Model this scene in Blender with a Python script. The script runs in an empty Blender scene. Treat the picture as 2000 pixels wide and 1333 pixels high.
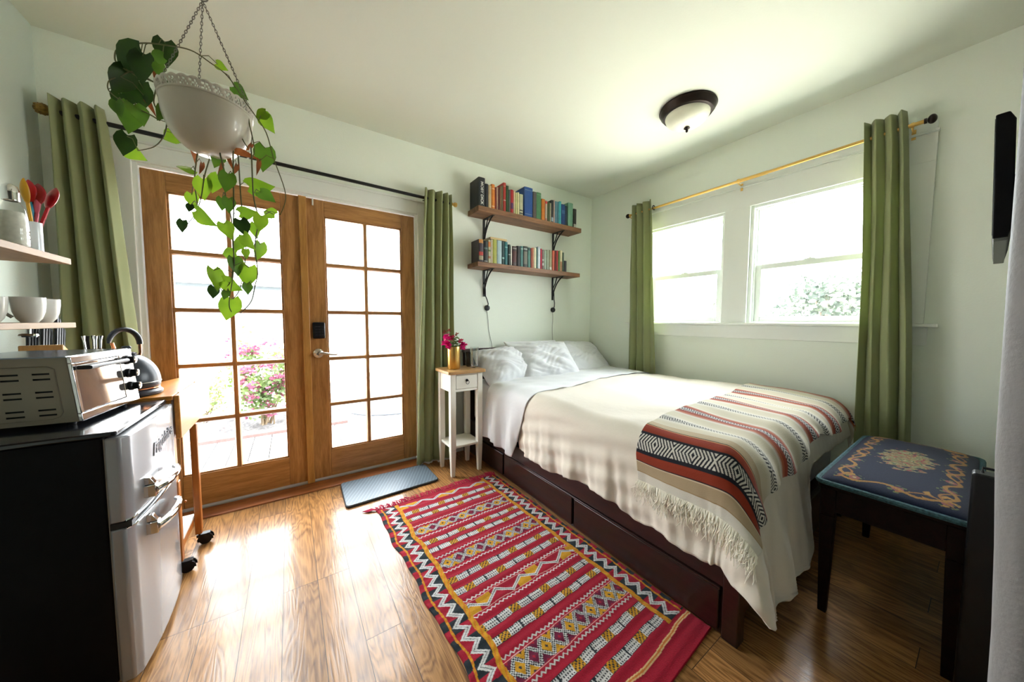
import bpy, bmesh, math, random
import numpy as np
from mathutils import Vector, Matrix, Euler
random.seed(7)
SC = bpy.context.scene
COL = SC.collection
pi = math.pi

# ------------------------------------------------------------------ camera, world, sun, exposure
cam_d = bpy.data.cameras.new('camera')
cam = bpy.data.objects.new('camera', cam_d)
COL.objects.link(cam)
SC.camera = cam
cam_d.sensor_width = 36.0
cam_d.lens = 638.0 * 36.0 / 2000.0
cam_d.clip_start = 0.02
YAW, PITCH, ROLL = 0.5972, -0.0600, 0.0038
_f = Vector((math.sin(YAW) * math.cos(PITCH), math.cos(YAW) * math.cos(PITCH), math.sin(PITCH)))
_r = Vector((math.cos(YAW), -math.sin(YAW), 0))
_u = _r.cross(_f)
_r2 = _r * math.cos(ROLL) + _u * math.sin(ROLL)
_u2 = -_r * math.sin(ROLL) + _u * math.cos(ROLL)
M3 = Matrix((_r2, _u2, -_f)).transposed()
cam.matrix_world = Matrix.Translation((-2.9918, -2.7375, 1.2084)) @ M3.to_4x4()

SC.view_settings.view_transform = 'Standard'
SC.view_settings.look = 'None'
SC.view_settings.gamma = 1.0
SC.view_settings.exposure = 1.36
SC.view_settings.use_curve_mapping = False
SC.cycles.use_denoising = True
SC.cycles.max_bounces = 14
SC.cycles.diffuse_bounces = 12
SC.cycles.glossy_bounces = 6
SC.cycles.transparent_max_bounces = 16
SC.cycles.transmission_bounces = 8
SC.cycles.sample_clamp_indirect = 12.0
SC.cycles.caustics_reflective = False
SC.cycles.caustics_refractive = False

SKY = 6.0
SKY_EAST = 1.5
w = bpy.data.worlds.new('daylight')
SC.world = w
w.use_nodes = True
bg = w.node_tree.nodes['Background']
_nt = w.node_tree
_tc = _nt.nodes.new('ShaderNodeTexCoord')
_sp = _nt.nodes.new('ShaderNodeSeparateXYZ')
_nt.links.new(_tc.outputs['Generated'], _sp.inputs[0])
_mr = _nt.nodes.new('ShaderNodeMapRange')
_mr.inputs[1].default_value = 0.0
_mr.inputs[2].default_value = 0.8
_mr.inputs[3].default_value = SKY
_mr.inputs[4].default_value = SKY * 1.7
_nt.links.new(_sp.outputs[2], _mr.inputs[0])
bg.inputs[0].default_value = (0.90, 0.965, 1.0, 1)
# sky boost added on the window side to brighten the door wall and bed
_mx = _nt.nodes.new('ShaderNodeMapRange')
_mx.inputs[1].default_value = 0.1
_mx.inputs[2].default_value = 0.9
_mx.inputs[3].default_value = 1.0
_mx.inputs[4].default_value = SKY_EAST
_nt.links.new(_sp.outputs[0], _mx.inputs[0])
_mm = _nt.nodes.new('ShaderNodeMath')
_mm.operation = 'MULTIPLY'
_nt.links.new(_mr.outputs[0], _mm.inputs[0])
_nt.links.new(_mx.outputs[0], _mm.inputs[1])
_nt.links.new(_mm.outputs[0], bg.inputs[1])

sun_d = bpy.data.lights.new('sun', 'SUN')
sun_d.energy = 38.0
sun_d.angle = math.radians(1.5)
sun_d.color = (1.0, 0.95, 0.86)
sun = bpy.data.objects.new('sun', sun_d)
COL.objects.link(sun)
# the sun stands high over the roof behind the camera, out of reach of the door and windows
sun.rotation_euler = Vector((0.16, 1.10, -1.0)).to_track_quat('-Z', 'Y').to_euler()
sun.location = (-6, -6, 9)

def portal(name, loc, rot, sx, sy):
    d = bpy.data.lights.new(name, 'AREA')
    d.shape = 'RECTANGLE'
    d.size, d.size_y = sx, sy
    d.cycles.is_portal = True
    o = bpy.data.objects.new(name, d)
    COL.objects.link(o)
    o.location, o.rotation_euler = loc, rot
portal('door_daylight', (-2.89, 0.16, 1.05), (-pi / 2, 0, 0), 1.6, 2.1)
portal('window_daylight', (0.17, -1.54, 1.65), (0, pi / 2, 0), 0.95, 1.65)

# ------------------------------------------------------------------ materials
def _new(name):
    m = bpy.data.materials.new(name)
    m.use_nodes = True
    nt = m.node_tree
    b = nt.nodes['Principled BSDF']
    return m, nt, b

def N(nt, kind, **kw):
    n = nt.nodes.new(kind)
    for k, v in kw.items():
        setattr(n, k, v)
    return n

def plain(name, col, rough=0.5, metal=0.0, var=0.0, vscale=8.0, bump=0.0, bscale=60.0, spec=0.5, coat=0.0, sheen=0.0, stretch=(1, 1, 1), trans=0.0, aniso=0.0, bdist=0.003):
    m, nt, b = _new(name)
    b.inputs['Base Color'].default_value = (*col, 1)
    b.inputs['Roughness'].default_value = rough
    b.inputs['Metallic'].default_value = metal
    b.inputs['Specular IOR Level'].default_value = spec
    b.inputs['Coat Weight'].default_value = coat
    b.inputs['Coat Roughness'].default_value = 0.08
    b.inputs['Sheen Weight'].default_value = sheen
    tc = N(nt, 'ShaderNodeTexCoord')
    mp = N(nt, 'ShaderNodeMapping')
    mp.inputs['Scale'].default_value = stretch
    nt.links.new(tc.outputs['Object'], mp.inputs[0])
    if var > 0:
        nz = N(nt, 'ShaderNodeTexNoise')
        nz.inputs['Scale'].default_value = vscale
        nz.inputs['Detail'].default_value = 5
        nt.links.new(mp.outputs[0], nz.inputs['Vector'])
        cr = N(nt, 'ShaderNodeValToRGB')
        cr.color_ramp.elements[0].position = 0.3
        cr.color_ramp.elements[1].position = 0.7
        cr.color_ramp.elements[0].color = (*[c * (1 - var) for c in col], 1)
        cr.color_ramp.elements[1].color = (*[min(1, c * (1 + var)) for c in col], 1)
        nt.links.new(nz.outputs[0], cr.inputs[0])
        nt.links.new(cr.outputs[0], b.inputs['Base Color'])
    if bump > 0:
        n2 = N(nt, 'ShaderNodeTexNoise')
        n2.inputs['Scale'].default_value = bscale
        n2.inputs['Detail'].default_value = 4
        nt.links.new(mp.outputs[0], n2.inputs['Vector'])
        bp = N(nt, 'ShaderNodeBump')
        bp.inputs['Strength'].default_value = bump
        bp.inputs['Distance'].default_value = bdist
        nt.links.new(n2.outputs[0], bp.inputs['Height'])
        nt.links.new(bp.outputs[0], b.inputs['Normal'])
    return m

def wood(name, c1, c2, axis='Z', rough=0.4, scale=10.0, coat=0.0, spec=0.5):
    """straight grain running along one axis"""
    m, nt, b = _new(name)
    tc = N(nt, 'ShaderNodeTexCoord')
    mp = N(nt, 'ShaderNodeMapping')
    s = {'X': (0.09, 1, 1), 'Y': (1, 0.09, 1), 'Z': (1, 1, 0.09)}[axis]
    mp.inputs['Scale'].default_value = s
    nt.links.new(tc.outputs['Object'], mp.inputs[0])
    nz = N(nt, 'ShaderNodeTexNoise')
    nz.inputs['Scale'].default_value = scale * 3
    nz.inputs['Detail'].default_value = 7
    nz.inputs['Roughness'].default_value = 0.65
    nz.inputs['Distortion'].default_value = 0.6
    nt.links.new(mp.outputs[0], nz.inputs['Vector'])
    n3 = N(nt, 'ShaderNodeTexNoise')
    n3.inputs['Scale'].default_value = scale * 22
    n3.inputs['Detail'].default_value = 3
    nt.links.new(mp.outputs[0], n3.inputs['Vector'])
    mx = N(nt, 'ShaderNodeMath', operation='MULTIPLY_ADD')
    nt.links.new(n3.outputs[0], mx.inputs[0])
    mx.inputs[1].default_value = 0.35
    nt.links.new(nz.outputs[0], mx.inputs[2])
    cr = N(nt, 'ShaderNodeValToRGB')
    cr.color_ramp.elements[0].position = 0.48
    cr.color_ramp.elements[1].position = 0.86
    cr.color_ramp.elements[0].color = (*c1, 1)
    cr.color_ramp.elements[1].color = (*c2, 1)
    nt.links.new(mx.outputs[0], cr.inputs[0])
    nt.links.new(cr.outputs[0], b.inputs['Base Color'])
    b.inputs['Roughness'].default_value = rough
    b.inputs['Coat Weight'].default_value = coat
    b.inputs['Coat Roughness'].default_value = 0.1
    b.inputs['Specular IOR Level'].default_value = spec
    return m

def glass_pane(name, tint=(1, 1, 1), refl=1.0):
    m = bpy.data.materials.new(name)
    m.use_nodes = True
    nt = m.node_tree
    nt.nodes.clear()
    out = N(nt, 'ShaderNodeOutputMaterial')
    tr = N(nt, 'ShaderNodeBsdfTransparent')
    tr.inputs[0].default_value = (*tint, 1)
    gl = N(nt, 'ShaderNodeBsdfGlossy')
    gl.inputs['Roughness'].default_value = 0.01
    fr = N(nt, 'ShaderNodeFresnel')
    # same reflectance on the way in and on the way out of the thin pane
    ge = N(nt, 'ShaderNodeNewGeometry')
    ir = N(nt, 'ShaderNodeMapRange')
    ir.inputs[3].default_value = 1.45
    ir.inputs[4].default_value = 1 / 1.45
    nt.links.new(ge.outputs['Backfacing'], ir.inputs[0])
    nt.links.new(ir.outputs[0], fr.inputs[0])
    mu = N(nt, 'ShaderNodeMath', operation='MULTIPLY')
    mu.inputs[1].default_value = refl
    nt.links.new(fr.outputs[0], mu.inputs[0])
    mx = N(nt, 'ShaderNodeMixShader')
    nt.links.new(mu.outputs[0], mx.inputs[0])
    nt.links.new(tr.outputs[0], mx.inputs[1])
    nt.links.new(gl.outputs[0], mx.inputs[2])
    nt.links.new(mx.outputs[0], out.inputs[0])
    return m

def leafy(name, c1, c2, trans=0.5, scale=7.0):
    m, nt, b = _new(name)
    tc = N(nt, 'ShaderNodeTexCoord')
    nz = N(nt, 'ShaderNodeTexNoise')
    nz.inputs['Scale'].default_value = scale
    nt.links.new(tc.outputs['Object'], nz.inputs['Vector'])
    cr = N(nt, 'ShaderNodeValToRGB')
    cr.color_ramp.elements[0].position = 0.35
    cr.color_ramp.elements[1].position = 0.65
    cr.color_ramp.elements[0].color = (*c1, 1)
    cr.color_ramp.elements[1].color = (*c2, 1)
    nt.links.new(nz.outputs[0], cr.inputs[0])
    nt.links.new(cr.outputs[0], b.inputs['Base Color'])
    b.inputs['Roughness'].default_value = 0.45
    tl = N(nt, 'ShaderNodeBsdfTranslucent')
    nt.links.new(cr.outputs[0], tl.inputs[0])
    mx = N(nt, 'ShaderNodeMixShader')
    mx.inputs[0].default_value = trans
    nt.links.new(b.outputs[0], mx.inputs[1])
    nt.links.new(tl.outputs[0], mx.inputs[2])
    nt.links.new(mx.outputs[0], nt.nodes['Material Output'].inputs[0])
    return m

def woven(name, rough=0.9, bump=0.35, bscale=420.0, sheen=0.15, spec=0.15):
    """fabric whose woven pattern lives in the cloth's own colour attribute"""
    m, nt, b = _new(name)
    at = N(nt, 'ShaderNodeVertexColor', layer_name='weave')
    nt.links.new(at.outputs[0], b.inputs['Base Color'])
    b.inputs['Roughness'].default_value = rough
    b.inputs['Sheen Weight'].default_value = sheen
    b.inputs['Specular IOR Level'].default_value = spec
    tc = N(nt, 'ShaderNodeTexCoord')
    nz = N(nt, 'ShaderNodeTexNoise')
    nz.inputs['Scale'].default_value = bscale
    nt.links.new(tc.outputs['Object'], nz.inputs['Vector'])
    bp = N(nt, 'ShaderNodeBump')
    bp.inputs['Strength'].default_value = bump
    bp.inputs['Distance'].default_value = 0.002
    nt.links.new(nz.outputs[0], bp.inputs['Height'])
    nt.links.new(bp.outputs[0], b.inputs['Normal'])
    return m

def floor_mat():
    m, nt, b = _new('oak_planks')
    tc = N(nt, 'ShaderNodeTexCoord')
    sp = N(nt, 'ShaderNodeSeparateXYZ')
    nt.links.new(tc.outputs['Object'], sp.inputs[0])
    ax = N(nt, 'ShaderNodeMath', operation='ADD')
    ax.inputs[1].default_value = 2.92 + 0.131 * 20
    ay = N(nt, 'ShaderNodeMath', operation='ADD')
    ay.inputs[1].default_value = 12.83
    nt.links.new(sp.outputs[0], ax.inputs[0])
    nt.links.new(sp.outputs[1], ay.inputs[0])
    cb = N(nt, 'ShaderNodeCombineXYZ')
    nt.links.new(ay.outputs[0], cb.inputs[0])
    nt.links.new(ax.outputs[0], cb.inputs[1])
    br = N(nt, 'ShaderNodeTexBrick')
    br.offset = 0.37
    br.offset_frequency = 3
    br.inputs['Scale'].default_value = 1
    br.inputs['Color1'].default_value = (0, 0, 0, 1)
    br.inputs['Color2'].default_value = (1, 1, 1, 1)
    br.inputs['Mortar'].default_value = (0.5, 0.5, 0.5, 1)
    br.inputs['Mortar Size'].default_value = 0.0013
    br.inputs['Mortar Smooth'].default_value = 0.3
    br.inputs['Brick Width'].default_value = 1.18
    br.inputs['Row Height'].default_value = 0.131
    nt.links.new(cb.outputs[0], br.inputs['Vector'])
    bw = N(nt, 'ShaderNodeRGBToBW')
    nt.links.new(br.outputs['Color'], bw.inputs[0])
    # grain, shifted plank by plank
    sh = N(nt, 'ShaderNodeMath', operation='MULTIPLY')
    sh.inputs[1].default_value = 13.0
    nt.links.new(bw.outputs[0], sh.inputs[0])
    c2 = N(nt, 'ShaderNodeCombineXYZ')
    nt.links.new(sp.outputs[0], c2.inputs[0])
    my = N(nt, 'ShaderNodeMath', operation='MULTIPLY')
    my.inputs[1].default_value = 0.13
    nt.links.new(sp.outputs[1], my.inputs[0])
    nt.links.new(my.outputs[0], c2.inputs[1])
    nt.links.new(sh.outputs[0], c2.inputs[2])
    nz = N(nt, 'ShaderNodeTexNoise')
    nz.inputs['Scale'].default_value = 9
    nz.inputs['Detail'].default_value = 3
    nz.inputs['Distortion'].default_value = 0.9
    nt.links.new(c2.outputs[0], nz.inputs['Vector'])
    rings = N(nt, 'ShaderNodeMath', operation='MULTIPLY')
    rings.inputs[1].default_value = 13.0
    nt.links.new(nz.outputs[0], rings.inputs[0])
    fr = N(nt, 'ShaderNodeMath', operation='PINGPONG')
    fr.inputs[1].default_value = 0.5
    nt.links.new(rings.outputs[0], fr.inputs[0])
    fine = N(nt, 'ShaderNodeTexNoise')
    fine.inputs['Scale'].default_value = 150
    fine.inputs['Detail'].default_value = 4
    c3 = N(nt, 'ShaderNodeCombineXYZ')
    m3 = N(nt, 'ShaderNodeMath', operation='MULTIPLY')
    m3.inputs[1].default_value = 0.05
    nt.links.new(sp.outputs[0], c3.inputs[0])
    nt.links.new(sp.outputs[1], m3.inputs[0])
    nt.links.new(m3.outputs[0], c3.inputs[1])
    nt.links.new(sh.outputs[0], c3.inputs[2])
    nt.links.new(c3.outputs[0], fine.inputs['Vector'])
    mixg = N(nt, 'ShaderNodeMath', operation='MULTIPLY_ADD')
    mixg.inputs[1].default_value = 0.9
    nt.links.new(fr.outputs[0], mixg.inputs[0])
    nt.links.new(fine.outputs[0], mixg.inputs[2])
    cr = N(nt, 'ShaderNodeValToRGB')
    cr.color_ramp.elements[0].position = 0.35
    cr.color_ramp.elements[1].position = 0.95
    cr.color_ramp.elements[0].color = (0.150, 0.062, 0.018, 1)
    cr.color_ramp.elements[1].color = (0.430, 0.215, 0.075, 1)
    nt.links.new(mixg.outputs[0], cr.inputs[0])
    hv = N(nt, 'ShaderNodeHueSaturation')
    mv = N(nt, 'ShaderNodeMapRange')
    mv.inputs[3].default_value = 0.80
    mv.inputs[4].default_value = 1.25
    nt.links.new(bw.outputs[0], mv.inputs[0])
    nt.links.new(mv.outputs[0], hv.inputs['Value'])
    nt.links.new(cr.outputs[0], hv.inputs['Color'])
    mo = N(nt, 'ShaderNodeMix', data_type='RGBA')
    nt.links.new(br.outputs['Fac'], mo.inputs[0])
    nt.links.new(hv.outputs[0], mo.inputs[6])
    mo.inputs[7].default_value = (0.035, 0.016, 0.007, 1)
    nt.links.new(mo.outputs[2], b.inputs['Base Color'])
    b.inputs['Roughness'].default_value = 0.34
    b.inputs['Specular IOR Level'].default_value = 0.25
    b.inputs['Coat Weight'].default_value = 0.34
    b.inputs['Coat Roughness'].default_value = 0.13
    bp = N(nt, 'ShaderNodeBump')
    bp.inputs['Strength'].default_value = 0.12
    bp.inputs['Distance'].default_value = 0.002
    nt.links.new(mixg.outputs[0], bp.inputs['Height'])
    b2 = N(nt, 'ShaderNodeBump')
    b2.inputs['Strength'].default_value = 0.6
    b2.inputs['Distance'].default_value = 0.002
    b2.invert = True
    nt.links.new(br.outputs['Fac'], b2.inputs['Height'])
    nt.links.new(bp.outputs[0], b2.inputs['Normal'])
    nt.links.new(b2.outputs[0], b.inputs['Normal'])
    nt.links.new(b2.outputs[0], b.inputs['Coat Normal'])
    return m

MT = {}
MT['wall'] = plain('painted_plaster_wall', (0.855, 0.905, 0.825), 0.75, bump=0.25, bscale=120, spec=0.2)
MT['ceiling'] = plain('painted_ceiling', (0.73, 0.76, 0.67), 0.85, bump=0.12, bscale=90, spec=0.15)
MT['trim'] = plain('white_gloss_trim', (0.85, 0.88, 0.84), 0.35)
MT['white_vinyl'] = plain('white_window_vinyl', (0.82, 0.87, 0.82), 0.3)
MT['floor'] = floor_mat()
MT['door'] = wood('fir_door_wood', (0.27, 0.112, 0.028), (0.53, 0.262, 0.082), 'Z', 0.38, 9, coat=0.15)
MT['door_h'] = wood('fir_rail_wood', (0.27, 0.112, 0.028), (0.53, 0.262, 0.082), 'X', 0.38, 9, coat=0.15)
MT['astragal'] = wood('honey_astragal_wood', (0.36, 0.16, 0.035), (0.58, 0.30, 0.08), 'Z', 0.35, 8, coat=0.2)
MT['threshold'] = wood('cherry_threshold_wood', (0.16, 0.045, 0.014), (0.34, 0.12, 0.035), 'X', 0.3, 8, coat=0.3)
MT['glass'] = glass_pane('window_glass')
MT['black_metal'] = plain('black_iron', (0.012, 0.013, 0.014), 0.45, 0.3)
MT['black_plastic'] = plain('black_plastic', (0.005, 0.005, 0.006), 0.38, spec=0.3)
MT['chrome'] = plain('chrome', (0.78, 0.78, 0.78), 0.09, 1.0)
MT['nickel'] = plain('satin_nickel', (0.62, 0.58, 0.52), 0.28, 1.0)
MT['brass'] = plain('brushed_brass', (0.72, 0.46, 0.14), 0.28, 1.0)
MT['old_gold'] = plain('antique_gold', (0.30, 0.19, 0.05), 0.45, 0.7, var=0.5, vscale=60)
MT['bronze'] = plain('dark_bronze', (0.022, 0.013, 0.010), 0.4, 0.6)
MT['curtain'] = plain('sage_curtain_cotton', (0.325, 0.355, 0.180), 0.85, var=0.06, vscale=3, bump=0.3, bscale=900, spec=0.15, sheen=0.25, bdist=0.001)
_nt = MT['curtain'].node_tree
_tl = _nt.nodes.new('ShaderNodeBsdfTranslucent'); _tl.inputs[0].default_value = (0.40, 0.46, 0.20, 1)
_mx = _nt.nodes.new('ShaderNodeMixShader'); _mx.inputs[0].default_value = 0.22
_nt.links.new(_nt.nodes['Principled BSDF'].outputs[0], _mx.inputs[1]); _nt.links.new(_tl.outputs[0], _mx.inputs[2])
_nt.links.new(_mx.outputs[0], _nt.nodes['Material Output'].inputs[0])
MT['espresso'] = wood('espresso_wood', (0.008, 0.002, 0.0015), (0.030, 0.008, 0.006), 'Y', 0.30, 8, coat=0.25)
MT['espresso_x'] = wood('espresso_wood_cross', (0.008, 0.002, 0.0015), (0.030, 0.008, 0.006), 'X', 0.30, 8, coat=0.25)
MT['linen'] = plain('white_linen', (0.71, 0.725, 0.76), 0.85, bump=0.35, bscale=38, spec=0.1, sheen=0.2, bdist=0.004)
MT['cream'] = plain('cream_duvet_cotton', (0.66, 0.61, 0.535), 0.9, bump=0.35, bscale=30, spec=0.1, sheen=0.2, bdist=0.005)
MT['white_paint'] = plain('cream_white_paint', (0.80, 0.78, 0.70), 0.4)
MT['oak'] = wood('oak_top', (0.33, 0.17, 0.06), (0.56, 0.33, 0.13), 'X', 0.35, 9)
MT['shelf'] = wood('walnut_shelf', (0.115, 0.048, 0.020), (0.30, 0.140, 0.062), 'X', 0.5, 8)
MT['bamboo'] = wood('pale_bamboo', (0.22, 0.125, 0.055), (0.33, 0.20, 0.095), 'Y', 0.6, 9)
MT['cart'] = wood('orange_pine', (0.40, 0.14, 0.014), (0.60, 0.245, 0.034), 'Y', 0.35, 6, coat=0.08)
MT['cart_leg'] = wood('orange_pine_leg', (0.30, 0.085, 0.010), (0.48, 0.165, 0.028), 'Z', 0.35, 6, coat=0.1)

# ------------------------------------------------------------------ mesh helper
class MB:
    def __init__(s):
        s.v, s.f = [], []
    def add(s, vs, fs):
        n = len(s.v)
        s.v += [tuple(float(c) for c in p) for p in vs]
        s.f += [tuple(i + n for i in q) for q in fs]
        return s
    def box(s, x0, y0, z0, x1, y1, z1):
        x0, x1 = min(x0, x1), max(x0, x1)
        y0, y1 = min(y0, y1), max(y0, y1)
        z0, z1 = min(z0, z1), max(z0, z1)
        return s.add([(x0, y0, z0), (x1, y0, z0), (x1, y1, z0), (x0, y1, z0), (x0, y0, z1), (x1, y0, z1), (x1, y1, z1), (x0, y1, z1)],
                     [(3, 2, 1, 0), (4, 5, 6, 7), (0, 1, 5, 4), (1, 2, 6, 5), (2, 3, 7, 6), (3, 0, 4, 7)])
    def taper(s, cx, cy, z0, z1, w0, d0, w1, d1, ox=0, oy=0):
        """box between two rectangles: w0,d0 at z0 and w1,d1 at z1, lower end shifted by ox,oy"""
        a = [(cx + ox + sx * w0 / 2, cy + oy + sy * d0 / 2, z0) for sx, sy in ((-1, -1), (1, -1), (1, 1), (-1, 1))]
        c = [(cx + sx * w1 / 2, cy + sy * d1 / 2, z1) for sx, sy in ((-1, -1), (1, -1), (1, 1), (-1, 1))]
        return s.add(a + c, [(3, 2, 1, 0), (4, 5, 6, 7), (0, 1, 5, 4), (1, 2, 6, 5), (2, 3, 7, 6), (3, 0, 4, 7)])
    def lathe(s, prof, c=(0, 0, 0), n=32, axis='Z', cap0=True, cap1=True):
        vs, fs = [], []
        for r, h in prof:
            for i in range(n):
                a = 2 * pi * i / n
                p = (r * math.cos(a), r * math.sin(a), h)
                if axis == 'Y': p = (p[0], -p[2], p[1])
                if axis == 'X': p = (p[2], p[1], -p[0])
                vs.append((c[0] + p[0], c[1] + p[1], c[2] + p[2]))
        for j in range(len(prof) - 1):
            for i in range(n):
                k = (i + 1) % n
                fs.append((j * n + i, j * n + k, (j + 1) * n + k, (j + 1) * n + i))
        if cap0: fs.append(tuple(range(n - 1, -1, -1)))
        if cap1: fs.append(tuple((len(prof) - 1) * n + i for i in range(n)))
        return s.add(vs, fs)
    def tube(s, pts, r, n=8, flat=None, caps=True):
        pts = [Vector(p) for p in pts]
        rs = r if isinstance(r, (list, tuple)) else [r] * len(pts)
        vs, fs = [], []
        prev = None
        for i, p in enumerate(pts):
            t = (pts[min(i + 1, len(pts) - 1)] - pts[max(i - 1, 0)]).normalized()
            if prev is None:
                a = Vector((0, 0, 1)) if abs(t.z) < 0.9 else Vector((1, 0, 0))
                u = t.cross(a).normalized()
            else:
                u = (prev - t * prev.dot(t)).normalized()
            prev = u
            v = t.cross(u)
            for k in range(n):
                an = 2 * pi * k / n
                fl = flat or 1.0
                vs.append(p + u * math.cos(an) * rs[i] + v * math.sin(an) * rs[i] * fl)
        for j in range(len(pts) - 1):
            for i in range(n):
                k = (i + 1) % n
                fs.append((j * n + i, j * n + k, (j + 1) * n + k, (j + 1) * n + i))
        if caps:
            fs.append(tuple(range(n - 1, -1, -1)))
            fs.append(tuple((len(pts) - 1) * n + i for i in range(n)))
        return s.add(vs, fs)
    def sphere(s, c, r, n=16, sc=(1, 1, 1)):
        m = n // 2
        vs = [(c[0], c[1], c[2] - r * sc[2])]
        for j in range(1, m):
            a = -pi / 2 + pi * j / m
            for i in range(n):
                b = 2 * pi * i / n
                vs.append((c[0] + r * sc[0] * math.cos(a) * math.cos(b), c[1] + r * sc[1] * math.cos(a) * math.sin(b), c[2] + r * sc[2] * math.sin(a)))
        vs.append((c[0], c[1], c[2] + r * sc[2]))
        fs = []
        for i in range(n):
            k = (i + 1) % n
            fs.append((0, 1 + k, 1 + i))
            fs.append((len(vs) - 1, 1 + (m - 2) * n + i, 1 + (m - 2) * n + k))
            for j in range(m - 2):
                fs.append((1 + j * n + i, 1 + j * n + k, 1 + (j + 1) * n + k, 1 + (j + 1) * n + i))
        return s.add(vs, fs)
    def prism(s, poly, axis, a, b):
        """extrude a 2-D outline along an axis from a to b"""
        def P(p, h):
            return {'X': (h, p[0], p[1]), 'Y': (p[0], h, p[1]), 'Z': (p[0], p[1], h)}[axis]
        n = len(poly)
        vs = [P(p, a) for p in poly] + [P(p, b) for p in poly]
        fs = [tuple(range(n - 1, -1, -1)), tuple(range(n, 2 * n))]
        fs += [(i, (i + 1) % n, n + (i + 1) % n, n + i) for i in range(n)]
        return s.add(vs, fs)
    def grid(s, fn, nu, nv, closed=False):
        vs = [fn(i / nu, j / nv) for j in range(nv + 1) for i in range(nu + 1)]
        fs = [(j * (nu + 1) + i, j * (nu + 1) + i + 1, (j + 1) * (nu + 1) + i + 1, (j + 1) * (nu + 1) + i) for j in range(nv) for i in range(nu)]
        return s.add(vs, fs)

def wloc(o):
    p = Vector((0, 0, 0))
    while o is not None:
        p += Vector(o.location)
        o = o.parent
    return p

def props(o, label=None, cat=None, group=None, kind=None):
    if label: o['label'] = label
    if cat: o['category'] = cat
    if group: o['group'] = group
    if kind: o['kind'] = kind
    return o

def finish(me, smooth, angle):
    me.validate()
    bm = bmesh.new()
    bm.from_mesh(me)
    bmesh.ops.recalc_face_normals(bm, faces=bm.faces)
    bm.to_mesh(me)
    bm.free()
    if smooth:
        me.shade_smooth()
        me.set_sharp_from_angle(angle=math.radians(angle))

def put(name, mb, mat, parent=None, local=False, bevel=0.0, smooth=True, angle=35, origin=None, solid=0.0, sub=0, recalc=True, loc=None, rot=None, kind=None):
    """link the helper's geometry as ONE mesh object; vertices given in world space unless local"""
    vs = mb.v
    me = bpy.data.meshes.new(name)
    if parent is None and not local:
        if origin is None:
            xs, ys, zs = zip(*vs)
            origin = ((min(xs) + max(xs)) / 2, (min(ys) + max(ys)) / 2, min(zs))
        off = Vector(origin)
    elif parent is not None and not local:
        off = wloc(parent)
        if origin is not None:
            off = Vector(origin)
    else:
        off = Vector((0, 0, 0))
    me.from_pydata([(x - off.x, y - off.y, z - off.z) for x, y, z in vs], [], mb.f)
    if recalc:
        finish(me, smooth, angle)
    elif smooth:
        me.shade_smooth()
    me.materials.append(mat)
    o = bpy.data.objects.new(name, me)
    COL.objects.link(o)
    if parent is not None:
        o.parent = parent
        if not local and origin is not None:
            o.location = off - wloc(parent)
    elif not local:
        o.location = off
    if loc is not None: o.location = loc
    if rot is not None: o.rotation_euler = rot
    if bevel > 0:
        b = o.modifiers.new('bevel', 'BEVEL')
        b.width = bevel
        b.segments = 2
        b.limit_method = 'ANGLE'
        b.angle_limit = math.radians(40)
        b.harden_normals = False
    if solid:
        d = o.modifiers.new('solid', 'SOLIDIFY')
        d.thickness = solid
        d.offset = 0
    if sub:
        d = o.modifiers.new('sub', 'SUBSURF')
        d.levels = d.render_levels = sub
    if kind: o['kind'] = kind
    return o

def empty(name, loc, label, cat, group=None, rz=0.0):
    o = bpy.data.objects.new(name, None)
    o.empty_display_size = 0.05
    COL.objects.link(o)
    o.location = loc
    o.rotation_euler = (0, 0, rz)
    return props(o, label, cat, group)

def copy_tree(o, parent=None):
    c = o.copy()
    COL.objects.link(c)
    c.parent = parent
    for ch in [x for x in bpy.data.objects if x.parent == o]:
        copy_tree(ch, c)
    return c

def lettering(name, text, size, mat, parent, mtx, shear=0.0, extrude=0.0004, bold=0.0, local=True):
    cu = bpy.data.curves.new(name, 'FONT')
    cu.body = text
    cu.size = size
    cu.shear = shear
    cu.extrude = extrude
    cu.offset = bold
    cu.align_x = 'CENTER'
    cu.align_y = 'CENTER'
    tmp = bpy.data.objects.new(name + '_curve', cu)
    COL.objects.link(tmp)
    dg = bpy.context.evaluated_depsgraph_get()
    me = bpy.data.meshes.new_from_object(tmp.evaluated_get(dg))
    bpy.data.objects.remove(tmp)
    me.transform(mtx)
    me.materials.clear()
    me.materials.append(mat)
    o = bpy.data.objects.new(name, me)
    COL.objects.link(o)
    o.parent = parent
    return o

def wave_noise(x, y, seed=0):
    return (math.sin(3.1 * x + 1.7 * y + seed) + math.sin(5.3 * x - 2.9 * y + 2.1 * seed + 1) * 0.6 + math.sin(1.3 * x + 6.7 * y + 0.7 * seed + 2) * 0.5) / 2.1

# ================================================================== SETTING
H = 2.655
def struct(name, mb, mat, **k):
    k.setdefault('angle', 30)
    return put(name, mb, mat, kind='structure', **k)

struct('floor', MB().box(-4.15, -4.35, -0.10, 0.15, 0.15, 0.0), MT['floor'], origin=(0, 0, 0))
struct('ceiling', MB().box(-4.15, -4.35, H, 0.15, 0.15, H + 0.12), MT['ceiling'])
# wall with the glazed door (opening x -3.69..-2.09, up to z 2.095)
m = MB()
m.box(-4.15, 0, 0, -3.695, 0.15, H).box(-2.085, 0, 0, 0.15, 0.15, H).box(-3.695, 0, 2.095, -2.085, 0.15, H)
struct('wall_back', m, MT['wall'])
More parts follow.
